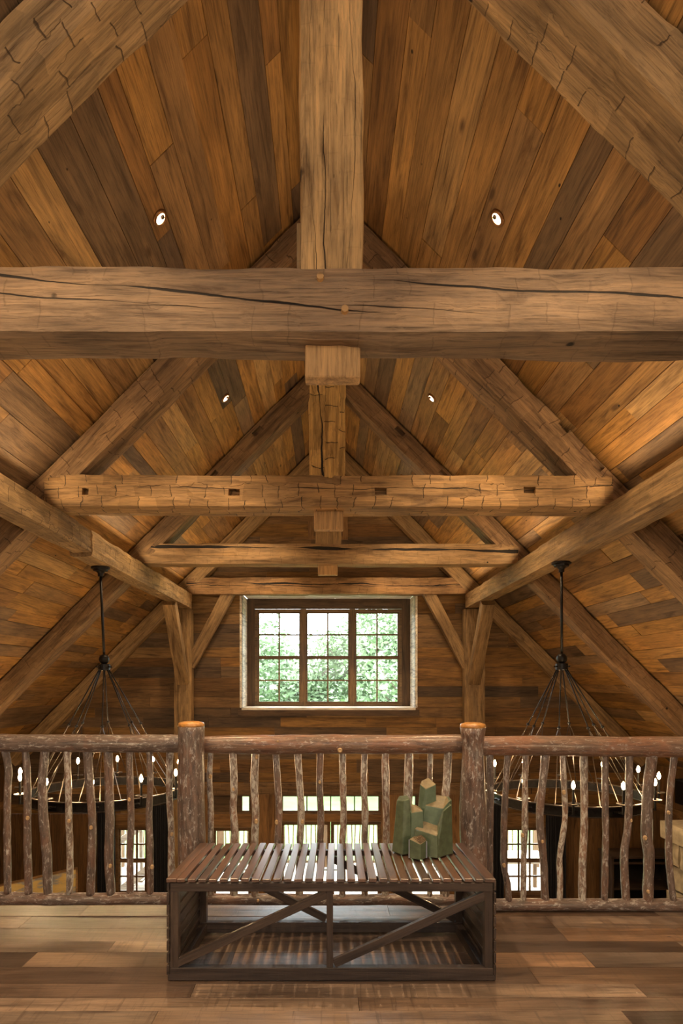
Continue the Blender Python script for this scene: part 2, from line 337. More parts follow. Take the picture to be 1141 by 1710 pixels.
def P(px, py, d): return Vector(((px-VX)*d/F_PX, d, EYE-(py-VY)*d/F_PX))
def XP(px, d): return (px-VX)*d/F_PX
def ZP(py, d): return EYE-(py-VY)*d/F_PX
def cbox(name, x0, x1, y0, y1, z0, z1, mat, parent=None, axis=0, bevel=0.0):
    """box as its own object; local X runs along its length (axis)"""
    c = ((x0+x1)/2, (y0+y1)/2, (z0+z1)/2); h = [(x1-x0)/2, (y1-y0)/2, (z1-z0)/2]
    ax = [(1,0,0), (0,1,0), (0,0,1)]
    if axis == 0: mw, hh = frame(c, ax[0], ax[1], ax[2]), h
    elif axis == 1: mw, hh = frame(c, ax[1], (-1,0,0), ax[2]), [h[1], h[0], h[2]]
    else: mw, hh = frame(c, ax[2], ax[0], ax[1]), [h[2], h[0], h[1]]
    return MB().box(-hh[0], hh[0], -hh[1], hh[1], -hh[2], hh[2]).build(name, mat, mw, parent, bevel=bevel)

def timber_mesh(L, wy, wz, seed, rough=.010, facet=.006, step=.06, ns=5, wane=.012):
    nx = max(4, int(L/step)); rng = random.Random(seed); fac = {}
    ring = []
    for i in range(ns): ring.append((-1+2*i/ns, -1))
    for i in range(ns): ring.append((1, -1+2*i/ns))
    for i in range(ns): ring.append((1-2*i/ns, 1))
    for i in range(ns): ring.append((-1, 1-2*i/ns))
    vs = []; n = len(ring); ph = [rng.uniform(0, .3) for _ in range(8)]
    for i in range(nx+1):
        x = -L/2+L*i/nx
        for j, (a, b) in enumerate(ring):
            y, z = a*wy/2, b*wz/2
            side = j//ns
            key = (side, int((x+ph[side]+50)/(.24)), int(2*(a if side in (0, 2) else b)+4))
            f = fac.setdefault(key, rng.uniform(-facet, facet))
            lowf = rough*noise.noise(Vector((x*.9+seed*3.1, side*7.7, 0)))*1.6+rough*.7*noise.noise(Vector((x*4+seed, y*6, z*6+side)))
            dsp = lowf+f
            if abs(a) == 1 and abs(b) == 1:
                wv = wane*(.6+.9*abs(noise.noise(Vector((x*2.2, j*3.3, seed)))))
                y -= a*wv*.7; z -= b*wv*.7
                y += a*dsp*.5; z += b*dsp*.5
            elif side in (0, 2): z += b*dsp
            else: y += a*dsp
            vs.append((x, y, z))
    fs = [(i*n+j, i*n+(j+1) % n, (i+1)*n+(j+1) % n, (i+1)*n+j) for i in range(nx) for j in range(n)]
    fs += [tuple(range(n))[::-1], tuple(range(nx*n, nx*n+n))]
    return vs, fs
TSEED = [0]
def timber(name, a, b, depth_y, perp, mat, parent=None, up=(0, 0, 1), ydir=(0, 1, 0), cuts=(), **kw):
    """hewn timber from a to b (axis points, Vector); local Z = perp direction, local Y = the other"""
    a, b = Vector(a), Vector(b); X = (b-a).normalized(); Y = Vector(ydir); Y = (Y-X*X.dot(Y)).normalized(); Z = X.cross(Y)
    TSEED[0] += 1
    vs, fs = timber_mesh((b-a).length, depth_y, perp, TSEED[0], **kw)
    mw = frame((a+b)/2, X, Y, Z)
    o = mobj(name, vs, fs, mat, mw, parent)
    for (c, sx, sy, sz) in cuts: cut(o, c, sx, sy, sz)
    return o
def cut(o, c, sx, sy, sz):
    """cut a rectangular pocket (world centre c, full sizes in the timber's own axes)"""
    mw = WM[o].copy(); mw.translation = Vector(c)
    cu = MB().box(-sx/2, sx/2, -sy/2, sy/2, -sz/2, sz/2).build('cutter', M['near_black'], mw)
    bpy.context.view_layer.update()
    md = o.modifiers.new('b', 'BOOLEAN'); md.operation = 'DIFFERENCE'; md.object = cu; md.solver = 'EXACT'
    dg = bpy.context.evaluated_depsgraph_get()
    me = bpy.data.meshes.new_from_object(o.evaluated_get(dg))
    o.modifiers.clear(); old = o.data; o.data = me
    WM.pop(cu); bpy.data.objects.remove(cu); bpy.data.meshes.remove(old)

# ------------------------------------------------------------------ room shell
RZ = EYE+4.64                  # ridge height; both slopes are at 45 degrees
WY = 11.45                     # face of the far gable wall
Y0 = -2.4                      # gable behind the camera
HX = 6.2                       # side walls of the hall
HF = -3.3                      # hall floor
S2 = math.sqrt(.5)
def roof_mw(side, u, y):       # u = distance down the slope from the ridge
    o = Vector((side*u*S2, y, RZ-u*S2))
    return frame(o, (0, side, 0), (-side*S2, 0, S2), (side*S2, 0, S2))
ULEN = HX/S2+.15
for side, nm in ((-1, 'ceiling_left'), (1, 'ceiling_right')):
    c = empty(nm, (side*3.1, 5, RZ-3.1), kind='structure')
    MB().box(-(WY+.1-Y0)/2, (WY+.1-Y0)/2, -ULEN/2, ULEN/2, .032, .10).build('roof_deck', M['board'], roof_mw(side, ULEN/2, (WY+.1+Y0)/2), c)
    u = .02
    while u < ULEN:
        wd = R.choice((.15, .18, .2, .22, .24, .26)); wd = min(wd, ULEN-u)
        if wd < .05: break
        y = .6-R.uniform(0, 2.0)
        while y < WY:
            ln = R.uniform(1.5, 3.9) if u < 4.2 else R.uniform(1.0, 3.2)
            e = min(y+ln, WY); s = max(y, .3)
            if e-s > .1 and e < WY-.4 or e == WY and e-s > .02:
                dz = R.uniform(0, .008); g = .0022
                MB().box(-(e-s)/2+g, (e-s)/2-g, -wd/2+g, wd/2-g, dz, .028).build('plank', M['board'], roof_mw(side, u+wd/2, (s+e)/2), c)
                y = e
            elif e >= WY-.4:
                e = WY; dz = R.uniform(0, .008)
                MB().box(-(e-s)/2+.0015, (e-s)/2-.0015, -wd/2+.0015, wd/2-.0015, dz, .028).build('plank', M['board'], roof_mw(side, u+wd/2, (s+e)/2), c)
                y = e
            else: y = e
        u += wd

rd = MB().prism([(-.15, RZ-.10), (0, RZ+.042), (.15, RZ-.10), (.15, RZ+.06), (0, RZ+.2), (-.15, RZ+.06)], Y0, WY+.1).build('ceiling', M['board'], None, None); rd['kind'] = 'structure'
# loft floor
fl = empty('floor', (0, 1, 0), kind='structure')
cbox('floor_slab', -HX+.02, HX-.02, Y0, 3.47, -.28, -.03, M['board'], fl)
cbox('floor_back', -HX+.02, HX-.02, Y0, 1.31, -.03, 0, M['floor'], fl)
cbox('nosing', -HX+.02, HX-.02, 3.47, 3.495, -.28, -.002, M['bench'], fl)
y = 1.31; ROWS = [1.47, 1.62, 1.78, 1.94, 2.1, 2.25, 2.36, 2.46, 2.57, 2.72, 2.87, 2.99, 3.15, 3.31, 3.47]
for e in ROWS:
    x = -5.2-R.uniform(0, 1.2) if e < 2 else -4.0-R.uniform(0, 1)
    while x < 3.6:
        ln = R.uniform(.9, 1.9)
        cbox('plank', x+.001, x+ln-.001, y+.001, e-.001, -.028, R.uniform(-.0016, 0), M['floor'], fl); x += ln
    y = e
# hall floor, side walls, wall behind the camera
hf = empty('floor_hall', (0, 7.5, HF), kind='structure'); hf.name = 'floor.001'
cbox('floor_slab', -HX-.2, HX+.2, 3.0, WY+.5, HF-.2, HF, M['plank_v'], hf)
for side, nm in ((-1, 'wall_left'), (1, 'wall_right')):
    wl = empty(nm, (side*HX, 6, HF), kind='structure')
    cbox('wall_backing', side*(HX+.09)-.06, side*(HX+.09)+.06, Y0, WY+.1, HF, RZ-HX+.02, M['plank_v'], wl, axis=2)
    y = 5.0
    while y < WY-.01:
        wd = min(R.uniform(.17, .24), WY-y)
        cbox('plank', min(side*HX, side*(HX+.028)), max(side*HX, side*(HX+.028)), y+.002, y+wd-.002, HF, RZ-HX-.02+R.uniform(-.004, .004), M['plank_v'], wl, axis=2); y += wd
    cbox('trim_board', min(side*(HX-.03), side*(HX-.003)), max(side*(HX-.03), side*(HX-.003)), 5.0, WY-.02, -1.12, -.98, M['doorwood'], wl, axis=1)
wf = empty('wall_front', (0, Y0, 0), kind='structure')
MB().prism([(-HX, -.4), (HX, -.4), (HX, RZ-HX), (0, RZ), (-HX, RZ-HX)], Y0-.15, Y0).build('wall_backing', M['wallboard'], None, wf)

wn = empty('wall_near', (0, 3.2, HF), kind='structure')
cbox('wall_backing', -HX, HX, 3.05, 3.2, HF, -.282, M['plank_v'], wn)
# far gable wall: horizontal boards with true openings
wb = empty('wall_back', (0, WY, HF), kind='structure')
OX, OZ0, OZ1 = 1.66, ZP(1182, WY), ZP(991, WY)          # big window opening
GX0, GX1, GZ0, GZ1 = -.29, .265, ZP(896, WY), 4.66       # little gable window
ZH = ZP(1326, WY)                                        # foot of the horizontal boarding in the middle
ZS = ZP(1359, WY)                                        # ... and at the sides
bk = MB(); rf = lambda x: RZ+.03-abs(x)
for s in (-1, 1):
    bk.prism([(s*OX, ZS), (s*(HX+.05), ZS), (s*(HX+.05), rf(HX+.05)), (s*OX, rf(OX))], WY+.032, WY+.1)
    a = GX1 if s > 0 else -GX0
    bk.prism([(s*a, OZ1), (s*OX, OZ1), (s*OX, rf(OX)), (s*a, rf(a))], WY+.032, WY+.1)
bk.box(-OX, OX, WY+.032, WY+.1, ZH, OZ0).box(GX0, GX1, WY+.032, WY+.1, OZ1, GZ0).prism([(GX0, GZ1), (GX1, GZ1), (GX1, rf(GX1)), (0, rf(0)), (GX0, rf(GX0))], WY+.032, WY+.1)
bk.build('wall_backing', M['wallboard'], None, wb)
marks = [ZS, ZH, OZ0, OZ1, GZ0, GZ1, RZ-.02]
zs = [marks[0]]
for a, b in zip(marks, marks[1:]):
    n = max(1, round((b-a)/.2)); cutsz = sorted(a+(b-a)*(i+R.uniform(-.22, .22))/n for i in range(1, n)); zs += cutsz+[b]
for z0, z1 in zip(zs, zs[1:]):
    zm = (z0+z1)/2; xr0, xr1 = min(HX, RZ-z0)-.004, min(HX, RZ-z1)-.004
    spans = [(-xr0, xr0)]
    holes = []
    if OZ0-.001 < zm < OZ1: holes = [(-OX, OX)]
    if GZ0-.001 < zm < GZ1: holes = [(GX0, GX1)]
    if zm < ZH: holes = [(-2.6, 2.6)]
    for (h0, h1) in holes: spans = [(-xr0, h0), (h1, xr0)]
    for (a, b) in spans:
        xs = [a]; x = a
        while True:
            x += R.uniform(.7, 2.6)
            if x > b-.35: break
            xs.append(x)
        xs.append(b)
        for p, q in zip(xs, xs[1:]):
            # ends against the roof follow its slope
            def clip(x, xr): return max(-xr, min(xr, x))
            poly = [(p, z0), (q, z0), (clip(q, xr1), z1), (clip(p, xr1), z1)]
            if abs(poly[2][0]-poly[3][0]) < .02: poly = poly[:3]
            cx = (p+q)/2; g = .0018
            pl = [(x-cx, z-zm) for x, z in poly]
            pl = [(x-math.copysign(g, x), z-math.copysign(g, z)) for x, z in pl]
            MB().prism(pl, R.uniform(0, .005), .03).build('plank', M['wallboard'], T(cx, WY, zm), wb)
# lower side panels: upright planks; window openings are left free
LW = (XP(193, WY), XP(247, WY)); RW = (XP(843, WY), XP(912, WY)); WT = ZP(1381, WY)
for s, (a, b) in ((-1, LW), (1, RW)):
    x = 2.9
    while x < HX-.01:
        wd = min(R.uniform(.17, .24), HX-x)
        x0, x1 = sorted((s*x, s*(x+wd)))
        for (q0, q1) in ([(x0, x1)] if x1 <= a or x0 >= b else [(x0, a), (b, x1)]):
            if q1-q0 > .02: cbox('plank', q0+.002, q1-.002, WY+R.uniform(0, .006), WY+.06, HF, ZS-.004, M['plank_v'], wb, axis=2)
        x += wd
    cbox('lintel', a-.06, b+.06, WY-.02, WY+.07, WT, ZS-.004, M['doorwood'], wb)
# window opening lined with boards, their colour lightened for daylight
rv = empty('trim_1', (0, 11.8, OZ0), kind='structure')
WD = 12.2
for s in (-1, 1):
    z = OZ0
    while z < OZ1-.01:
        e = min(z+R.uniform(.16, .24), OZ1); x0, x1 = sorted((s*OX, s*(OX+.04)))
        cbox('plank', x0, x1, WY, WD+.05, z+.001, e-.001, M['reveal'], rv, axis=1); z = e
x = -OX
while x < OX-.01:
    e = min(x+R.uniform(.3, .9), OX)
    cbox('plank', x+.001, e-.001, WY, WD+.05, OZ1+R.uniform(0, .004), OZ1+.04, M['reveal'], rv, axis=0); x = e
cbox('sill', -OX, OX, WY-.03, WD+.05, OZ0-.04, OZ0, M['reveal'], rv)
cbox('sill_apron', -OX-.07, OX+.07, WY-.03, WY-.001, OZ0-.15, OZ0-.041, M['casing'], rv)
# gable window
def window(name, x0, x1, z0, z1, y, cols, rows, mat, frame_w=.05, mun=.03, sashes=1, depth=.09, parent=None):
    """a window: frame, sash bars and one pane per light"""
    o = parent or empty(name, ((x0+x1)/2, y, z0), kind='structure')
    m = MB(); f = frame_w
    m.box(x0, x0+f, y, y+depth, z0, z1).box(x1-f, x1, y, y+depth, z0, z1).box(x0+f, x1-f, y, y+depth, z0, z0+f).box(x0+f, x1-f, y, y+depth, z1-f, z1)
    m.build('frame', mat, None, o)
    ix0, ix1, iz0, iz1 = x0+f, x1-f, z0+f, z1-f; hh = (iz1-iz0)/sashes
    for k in range(sashes):
        a, b = iz0+k*hh, iz0+(k+1)*hh; yy = y+.025+.02*(k % 2); sw = mun*1.15
        sm = MB().box(ix0, ix0+sw, yy, yy+.04, a, b).box(ix1-sw, ix1, yy, yy+.04, a, b).box(ix0+sw, ix1-sw, yy, yy+.04, a, a+sw).box(ix0+sw, ix1-sw, yy, yy+.04, b-sw, b)
        sx, ex, sz, ez = ix0+sw, ix1-sw, a+sw, b-sw
        for c in range(1, cols):
            xx = sx+(ex-sx)*c/cols; sm.box(xx-mun/2, xx+mun/2, yy+.004, yy+.036, sz, ez)
        for r in range(1, rows):
            zz = sz+(ez-sz)*r/rows; sm.box(sx, ex, yy+.006, yy+.034, zz-mun/2, zz+mun/2)
        sh = sm.build('sash', mat, None, o)
        for c in range(cols):
            for r in range(rows):
                px0 = sx+(ex-sx)*c/cols+(mun/2 if c else 0); px1 = sx+(ex-sx)*(c+1)/cols-(mun/2 if c < cols-1 else 0)
                pz0 = sz+(ez-sz)*r/rows+(mun/2 if r else 0); pz1 = sz+(ez-sz)*(r+1)/rows-(mun/2 if r < rows-1 else 0)
                MB().box(px0, px1, yy+.018, yy+.022, pz0, pz1).build('pane', M['glass'], None, sh)
    return o
w1 = empty('window_1', (0, WD, OZ0), kind='structure')
zx = lambda q: XP(390+q/3.566, WD+.03); zz_ = lambda q: ZP(980+q/3.566, WD+.03)
cz0, cz1 = OZ0+.001, OZ1-.001
cbox('casing', -OX+.001, zx(128), WD, WD+.06, cz0, cz1, M['casing'], w1, axis=2)
cbox('casing', zx(1003), OX-.001, WD, WD+.06, cz0, cz1, M['casing'], w1, axis=2)
cbox('casing', zx(128), zx(1003), WD, WD+.06, zz_(132), cz1, M['casing'], w1)
for (a, b) in ((128, 416), (416, 708), (708, 1003)):
    window('', zx(a)+.002, zx(b)-.002, zz_(708), zz_(134), WD+.01, 2, 2, M['sash'], .05, .03, 2, .1, w1)
cbox('casing', zx(128), zx(1003), WD, WD+.1, OZ0, zz_(709), M['sash'], w1)
for q in (416, 708): cbox('mullion', zx(q)-.055, zx(q)+.055, WD-.012, WD+.008, zz_(708), zz_(134), M['sash'], w1, axis=2)
w2 = window('window_2', GX0, GX1, GZ0, GZ1, WY+.02, 1, 1, M['sash'], .03, .02)
for (a, b, c, d) in ((GX0-.1, GX0, GZ0-.06, GZ1+.1), (GX1, GX1+.1, GZ0-.06, GZ1+.1)): cbox('casing', a, b, WY-.025, WY-.001, c, d, M['doorwood'], w2, axis=2)
cbox('casing', GX0, GX1, WY-.025, WY-.001, GZ0-.06, GZ0, M['doorwood'], w2)
# glazed doors and transoms of the hall, between the two posts
td = empty('trim_2', (0, WY, HF), kind='structure')
cbox('header_beam', -2.6, 2.6, WY-.05, WY+.1, ZH, ZP(1308, WY), M['timber_d'], td)
EDGES = [(321, 354), (420, 468), (637, 680), (742, 778)]
for a, b in EDGES: cbox('post_casing', XP(a, WY), XP(b, WY), WY, WY+.09, HF, ZH-.002, M['doorwood'], td, axis=2)
cbox('pilaster', XP(432, WY), XP(450, WY), WY-.04, WY-.001, HF, ZH-.002, M['doorwood'], td, axis=2)
cbox('pilaster', XP(650, WY), XP(668, WY), WY-.04, WY-.001, HF, ZH-.002, M['doorwood'], td, axis=2)
k = 3
for (a, b, tz, dz, nc, nd) in ((354, 420, 1359, 1386, 1, 1), (468, 637, 1359, 1376, 4, 2), (680, 742, 1359, 1386, 1, 1)):
    x0, x1 = XP(a, WY)+.002, XP(b, WY)-.002
    window('window_%d' % k, x0, x1, ZP(tz, WY), ZH-.004, WY+.02, nc, 1, M['sash'], .025, .022); k += 1
    cbox('transom_bar', x0, x1, WY-.01, WY+.09, ZP(dz-4, WY), ZP(tz, WY)-.003, M['doorwood'], td)
    for j in range(nd):
        q0, q1 = x0+(x1-x0)*j/nd, x0+(x1-x0)*(j+1)/nd
        d = window('door_%d' % (k+j), q0+.002, q1-.002, HF+.005, ZP(dz-3, WY), WY+.02, 1, 1, M['sash'], .03, .03)
        MB().tube([(q1-.05 if j == 0 else q0+.05, WY-.05, HF+1.0), (q1-.05 if j == 0 else q0+.05, WY+.02, HF+1.0)], .012).tube([(q1-.05, WY-.05, HF+1.0), (q1-.17, WY-.05, HF+1.0)] if j == 0 else [(q0+.05, WY-.05, HF+1.0), (q0+.17, WY-.05, HF+1.0)], .01).build('handle', M['iron'], None, d)
window('window_6', LW[0], LW[1], HF+.5, WT-.004, WY+.02, 3, 2, M['sash'], .04, .03, 2)
window('window_7', RW[0], RW[1], HF+.5, WT-.004, WY+.02, 3, 2, M['sash'], .04, .03, 2)
for (a, b) in (LW, RW): cbox('panel', a, b, WY+.02, WY+.1, HF, HF+.498, M['plank_v'], wb)

# ------------------------------------------------------------------ roof trusses
ZB, ZT = 2.93, 3.24            # underside and top of the tie beams
ROOF = RZ-.004
def rafter(parent, side, d, perp, t, mat, cuts=(), x1=6.05, x0=.0, **kw):
    off = Vector((-side*S2, 0, -S2))*(perp/2+.012)
    a = Vector((side*x0, d+t/2, ROOF-x0))+off; b = Vector((side*x1, d+t/2, ROOF-x1))+off
    return timber('rafter', a, b, t, perp, mat, parent, cuts=cuts, **kw)
# front truss
t1 = empty('roof_truss', (0, 2.8, ZB), 'massive truss nearest the viewer, its long split tie beam spanning the whole picture', 'roof truss')
timber('tie_beam', (-2.66, 2.8+.132, (ZB+3.25)/2), (2.66, 2.8+.132, (ZB+3.25)/2), .264, .32, M['tie1'], t1, rough=.014, wane=.02)
timber('king_post', ((XP(500, 2.8)+XP(607, 2.8))/2, 2.8+.15, 3.22), ((XP(500, 2.8)+XP(607, 2.8))/2, 2.8+.15, RZ-.12), .27, .30, M['king1'], t1, facet=.003)
rafter(t1, -1, 2.8, .27, .30, M['timber']); rafter(t1, 1, 2.76, .27, .36, M['timber'])
cbox('tenon', XP(509.5, 2.914), XP(602, 2.914), 2.914, 3.003, 2.78, 2.96, M['tenon'], t1, axis=2, bevel=.006)
for px, py in ((576, 519), (535, 465)):
    p = P(px, py, 2.8); MB().tube([(p.x, 2.78, p.z), (p.x, 2.86, p.z)], .017, 8).build('peg', M['tenon'], None, t1)
cbox('filler_block', XP(495, 2.82), XP(514, 2.82), 2.86, 2.95, ZP(440, 2.82), ZP(362, 2.82), M['timber_s'], t1, axis=2)
# second truss
t2 = empty('roof_truss', (0, 5.6, ZB), 'second truss from the viewer, hewn tie beam with four square mortise pockets', 'roof truss')
cuts = [(P(px, py, 5.6)+Vector((0, .02, 0)), w_*.0056, .1, h_*.0056) for px, py, w_, h_ in ((143, 821, 11, 12), (391, 822, 19, 11), (636, 820, 20, 12), (885, 818, 20, 11))]
timber('tie_beam', (-2.66, 5.6+.175, (ZB+3.23)/2), (2.66, 5.6+.175, (ZB+3.23)/2), .35, .30, M['tie2'], t2, cuts=cuts)
timber('king_post', ((XP(516, 5.6)+XP(577, 5.6))/2, 5.6+.16, 3.2), ((XP(516, 5.6)+XP(577, 5.6))/2, 5.6+.16, RZ-.12), .3, .34, M['king2'], t2, facet=.01)
rafter(t2, -1, 5.6, .255, .30, M['timber_g'])
rafter(t2, 1, 5.6, .265, .33, M['timber_g'], cuts=[(P(943, 712, 5.6)+Vector((0, .02, 0)), 22*.0056, .1, 11*.0056), (P(1000, 776, 5.6)+Vector((0, .02, 0)), 22*.0056, .1, 11*.0056)])
cbox('tenon', XP(524.5, 5.78), XP(573.5, 5.78), 5.78, 5.87, ZP(884, 5.78), 2.98, M['tenon'], t2, axis=2, bevel=.006)
# third truss
t3 = empty('roof_truss', (0, 8.4, ZB), 'third truss from the viewer, tie beam with one long dark drying crack', 'roof truss')
timber('tie_beam', (-2.66, 8.4+.13, (ZB+3.235)/2), (2.66, 8.4+.13, (ZB+3.235)/2), .26, .29, M['tie3'], t3)
timber('king_post', (-.005, 8.4+.15, 3.2), (-.005, 8.4+.15, RZ-.12), .26, .36, M['timber_s'], t3)
cr = lambda s: [((s*x, 8.42, ROOF-x-.13), .16, .1, .07) for x in (1.0, 1.62)]
rafter(t3, -1, 8.4, .26, .30, M['timber_d'], cuts=cr(-1)); rafter(t3, 1, 8.4, .26, .30, M['timber_d'], cuts=cr(1))
cbox('tenon', XP(531, 8.5), XP(564, 8.5), 8.5, 8.59, ZP(960, 8.5), 2.98, M['tenon'], t3, axis=2, bevel=.006)
# wall truss
t4 = empty('roof_truss', (0, 11.2, ZB), 'smallest looking truss set against the far gable wall over the big window', 'roof truss')
timber('tie_beam', (-2.66, 11.2+.11, (ZB+3.25)/2-.01), (2.66, 11.2+.11, (ZB+3.25)/2-.01), .215, .32, M['tie4'], t4)
rafter(t4, -1, 11.2, .26, .2, M['timber_s']); rafter(t4, 1, 11.2, .26, .2, M['timber_s'])
def brace(parent, a, b, t, perp, mat, **kw): return timber('brace', a, b, t, perp, mat, parent, facet=.003, **kw)
# ------------------------------------------------------------------ purlins and posts
PX = 2.553
def purlin(side, y0, y1, z0, z1, mat, label, cuts=()):
    o = timber('purlin_beam', (side*(PX+.12), y0, (z0+z1)/2), (side*(PX+.12), y1, (z0+z1)/2), .24, z1-z0, mat, None, ydir=(-1, 0, 0), cuts=cuts, rough=.008)
    o.name = 'purlin_beam'; return tag(o, label, 'beam', 'purlin beams')
purlin(-1, .4, 6.45, 2.685, 2.928, M['timber'], 'near length of the left purlin, running out of the picture above the railing')
purlin(-1, 6.452, 11.19, 2.645, 2.928, M['timber'], 'deeper length of the left purlin, stepping down at a scarf joint by the chandelier')
purlin(1, .4, 11.19, 2.655, 2.928, M['timber_s'], 'long unbroken right purlin with smooth pale side carrying the other chandelier')
for s, a, b, lab in ((-1, 290, 320, 'square post under the left purlin at the far wall with two knee braces'), (1, 776, 811, 'square post under the right purlin at the far wall with two knee braces')):
    p = empty('timber_post', (s*2.7, 11.2, HF), lab, 'post', 'posts at the far wall')
    xa, xb = XP(a, 11.2), XP(b, 11.2)
    timber('post_shaft', ((xa+xb)/2, 11.31, HF), ((xa+xb)/2, 11.31, 2.645), .22, xb-xa, M['timber_s'], p, ydir=(0, 1, 0), facet=.004)
    brace(p, (s*2.70, 10.16, 2.64), (s*2.72, 11.22, 1.28), .22, .19, M['timber_s'], ydir=(1, 0, 0))
    brace(p, (s*1.86, 11.31, 3.0), (s*2.62, 11.31, 1.58), .14, .22, M['timber_s'], ydir=(0, 1, 0))

# ------------------------------------------------------------------ recessed downlights
names = {(-1, 4.4): 'downlight in the left roof slope between first and second truss', (1, 4.4): 'downlight in the right roof slope between first and second truss',
         (-1, 7.2): 'small downlight in the left roof slope beyond the second truss', (1, 7.2): 'small downlight in the right roof slope beyond the second truss',
         (-1, 10.0): 'downlight in the left roof slope beyond the third truss', (1, 10.0): 'downlight in the right roof slope beyond the third truss',
         (-1, 1.6): 'downlight in the left roof slope over the bench front', (1, 1.6): 'downlight in the right roof slope over the bench front'}
for (x, y) in DOWNLIGHTS:
    s = 1 if x > 0 else -1
    n = Vector((-s*S2, 0, -S2)); o = Vector((x, y, RZ-abs(x)))
    mw = frame(o, (0, s, 0), (s*S2, 0, -S2), n)        # Z into the room, Y down the slope
    if y > 2:
        e = empty('recessed_downlight', o, names[(s, y)], 'downlight', 'recessed downlights')
        MB().lathe([(.042, -.004), (.042, .012), (.05, .014), (.062, .008), (.064, -.004)], 24, closed=True).build('trim_ring', M['can_trim'], mw, e, smooth=True)
        MB().lathe([(.001, .002), (.041, .002), (.041, .006), (.001, .006)], 20, closed=True).build('reflector', M['can_lit'], mw, e)
        MB().lathe([(.001, .018), (.014, .016), (.019, .006), (.001, .006)], 14, c=(0, -.019, 0), closed=True).build('lamp_face', M['can_dark'], mw, e)
    add_light('SPOT', 'downlight_beam', o+n*.05, CAN_W*(1.1 if y < 2 else 1), (1, .71, .41), spot_size=math.radians(89), spot_blend=.35, shadow_soft_size=.025)

# ------------------------------------------------------------------ chandeliers
def chandelier(loc, cx, hx, rx, label):
    """loc: canopy foot; hx, rx: sideways lean of hub and ring"""
    e = empty('ring_chandelier', loc, label, 'chandelier', 'iron ring chandeliers')
    x, y, z = loc
    MB().lathe([(.108, 0), (.108, -.018), (.085, -.024), (.08, -.045), (.05, -.05), (.03, -.075), (.03, -.11)][::-1], 20).build('canopy', M['iron'], T(x, y, z), e, smooth=False)
    hub = Vector((x+hx, y, 1.50)); ring = Vector((x+rx, y, .03)); Rr = .855
    MB().tube([(x, y, z-.1), hub+Vector((0, 0, .1))], .0155, 10).build('stem', M['iron'], None, e, smooth=True)
    MB().lathe([(.002, -.06), (.03, -.052), (.052, -.03), (.06, 0), (.052, .03), (.03, .052), (.002, .06)], 18, c=hub+Vector((0, 0, .055))).build('ball', M['iron'], None, e, smooth=True)
    hb = MB().lathe([(.055, .0), (.07, -.005), (.07, -.07), (.05, -.078)][::-1], 18, c=hub)
    for j in range(8):
        a = 2*math.pi*(j+.5)/8; d = Vector((math.cos(a), math.sin(a), 0)); hb.tube([hub+d*.06+Vector((0, 0, -.035)), hub+d*.088+Vector((0, 0, -.035))], .009, 6)
    hb.build('hub', M['iron'], None, e)
    for j in range(8):
        a = 2*math.pi*(j+.35)/8; d = Vector((math.cos(a), math.sin(a), 0))
        top = hub+d*.05+Vector((0, 0, -.06)); mid = Vector((hub.x*.5+ring.x*.5, y, .79))+d*.40
        r = MB().tube([top, mid], .0075, 6).build('rod', M['iron'], None, e, smooth=True)
        MB().lathe([(.002, -.018), (.014, -.012), (.02, 0), (.014, .012), (.002, .018)], 10, c=mid).build('ball_joint', M['iron'], None, r, smooth=True)
        fan = MB()
        for q in (-1, 0, 1):
            aa = a+q*.262; fan.tube([mid, ring+Vector((math.cos(aa), math.sin(aa), 0))*(Rr-.02)+Vector((0, 0, -.02))], .005, 5)
        fan.build('stay', M['iron_edge'], None, r)
    rg = MB().lathe([(Rr-.012, -.1), (Rr-.012, 0), (Rr, 0), (Rr, -.1)], 72, c=ring, closed=True).build('ring', M['iron'], None, e)
    MB().lathe([(Rr-.02, -.006), (Rr-.02, .006), (Rr+.012, .006), (Rr+.012, -.006)], 72, c=ring, closed=True).lathe([(Rr-.02, -.106), (Rr-.02, -.096), (Rr+.012, -.096), (Rr+.012, -.106)], 72, c=ring, closed=True).build('ring_edge', M['iron_edge'], None, rg)
    for j in range(12):
        a = 2*math.pi*(j+.4)/12; d = Vector((math.cos(a), math.sin(a), 0)); c = ring+d*.94
        cd = MB().tube([c+Vector((0, 0, -.06)), c+Vector((0, 0, .19))], .013, 8).tube([c+Vector((0, 0, -.05)), ring+d*Rr+Vector((0, 0, -.05))], .009, 6).build('candle_tube', M['iron'], None, e)
        MB().lathe([(.012, .035), (.06, .042), (.066, .052), (.062, .054), (.012, .044)], 18, c=c, closed=True).build('drip_plate', M['iron_edge'], None, cd)
        MB().lathe([(.004, .195), (.012, .202), (.019, .225), (.014, .25), (.003, .272)], 10, c=c).build('bulb', M['bulb'], None, cd, smooth=True)
        tb = MB(); t_ = Vector((-math.sin(a), math.cos(a), 0)); k0 = ring+d*(Rr+.004)
        tb.tube([k0+t_*.05+Vector((0, 0, -.05)), k0-t_*.05+Vector((0, 0, -.05))], .012, 4); tb.build('bracket', M['iron'], None, rg)
    return e
chandelier((XP(168, 7.08), 7.08, 2.643), 0, .042, .07, 'iron ring chandelier with candle bulbs hanging from the scarfed left purlin')
chandelier((XP(938, 6.85), 6.85, 2.653), 0, .004, .06, 'iron ring chandelier with candle bulbs hanging from the smooth right purlin')

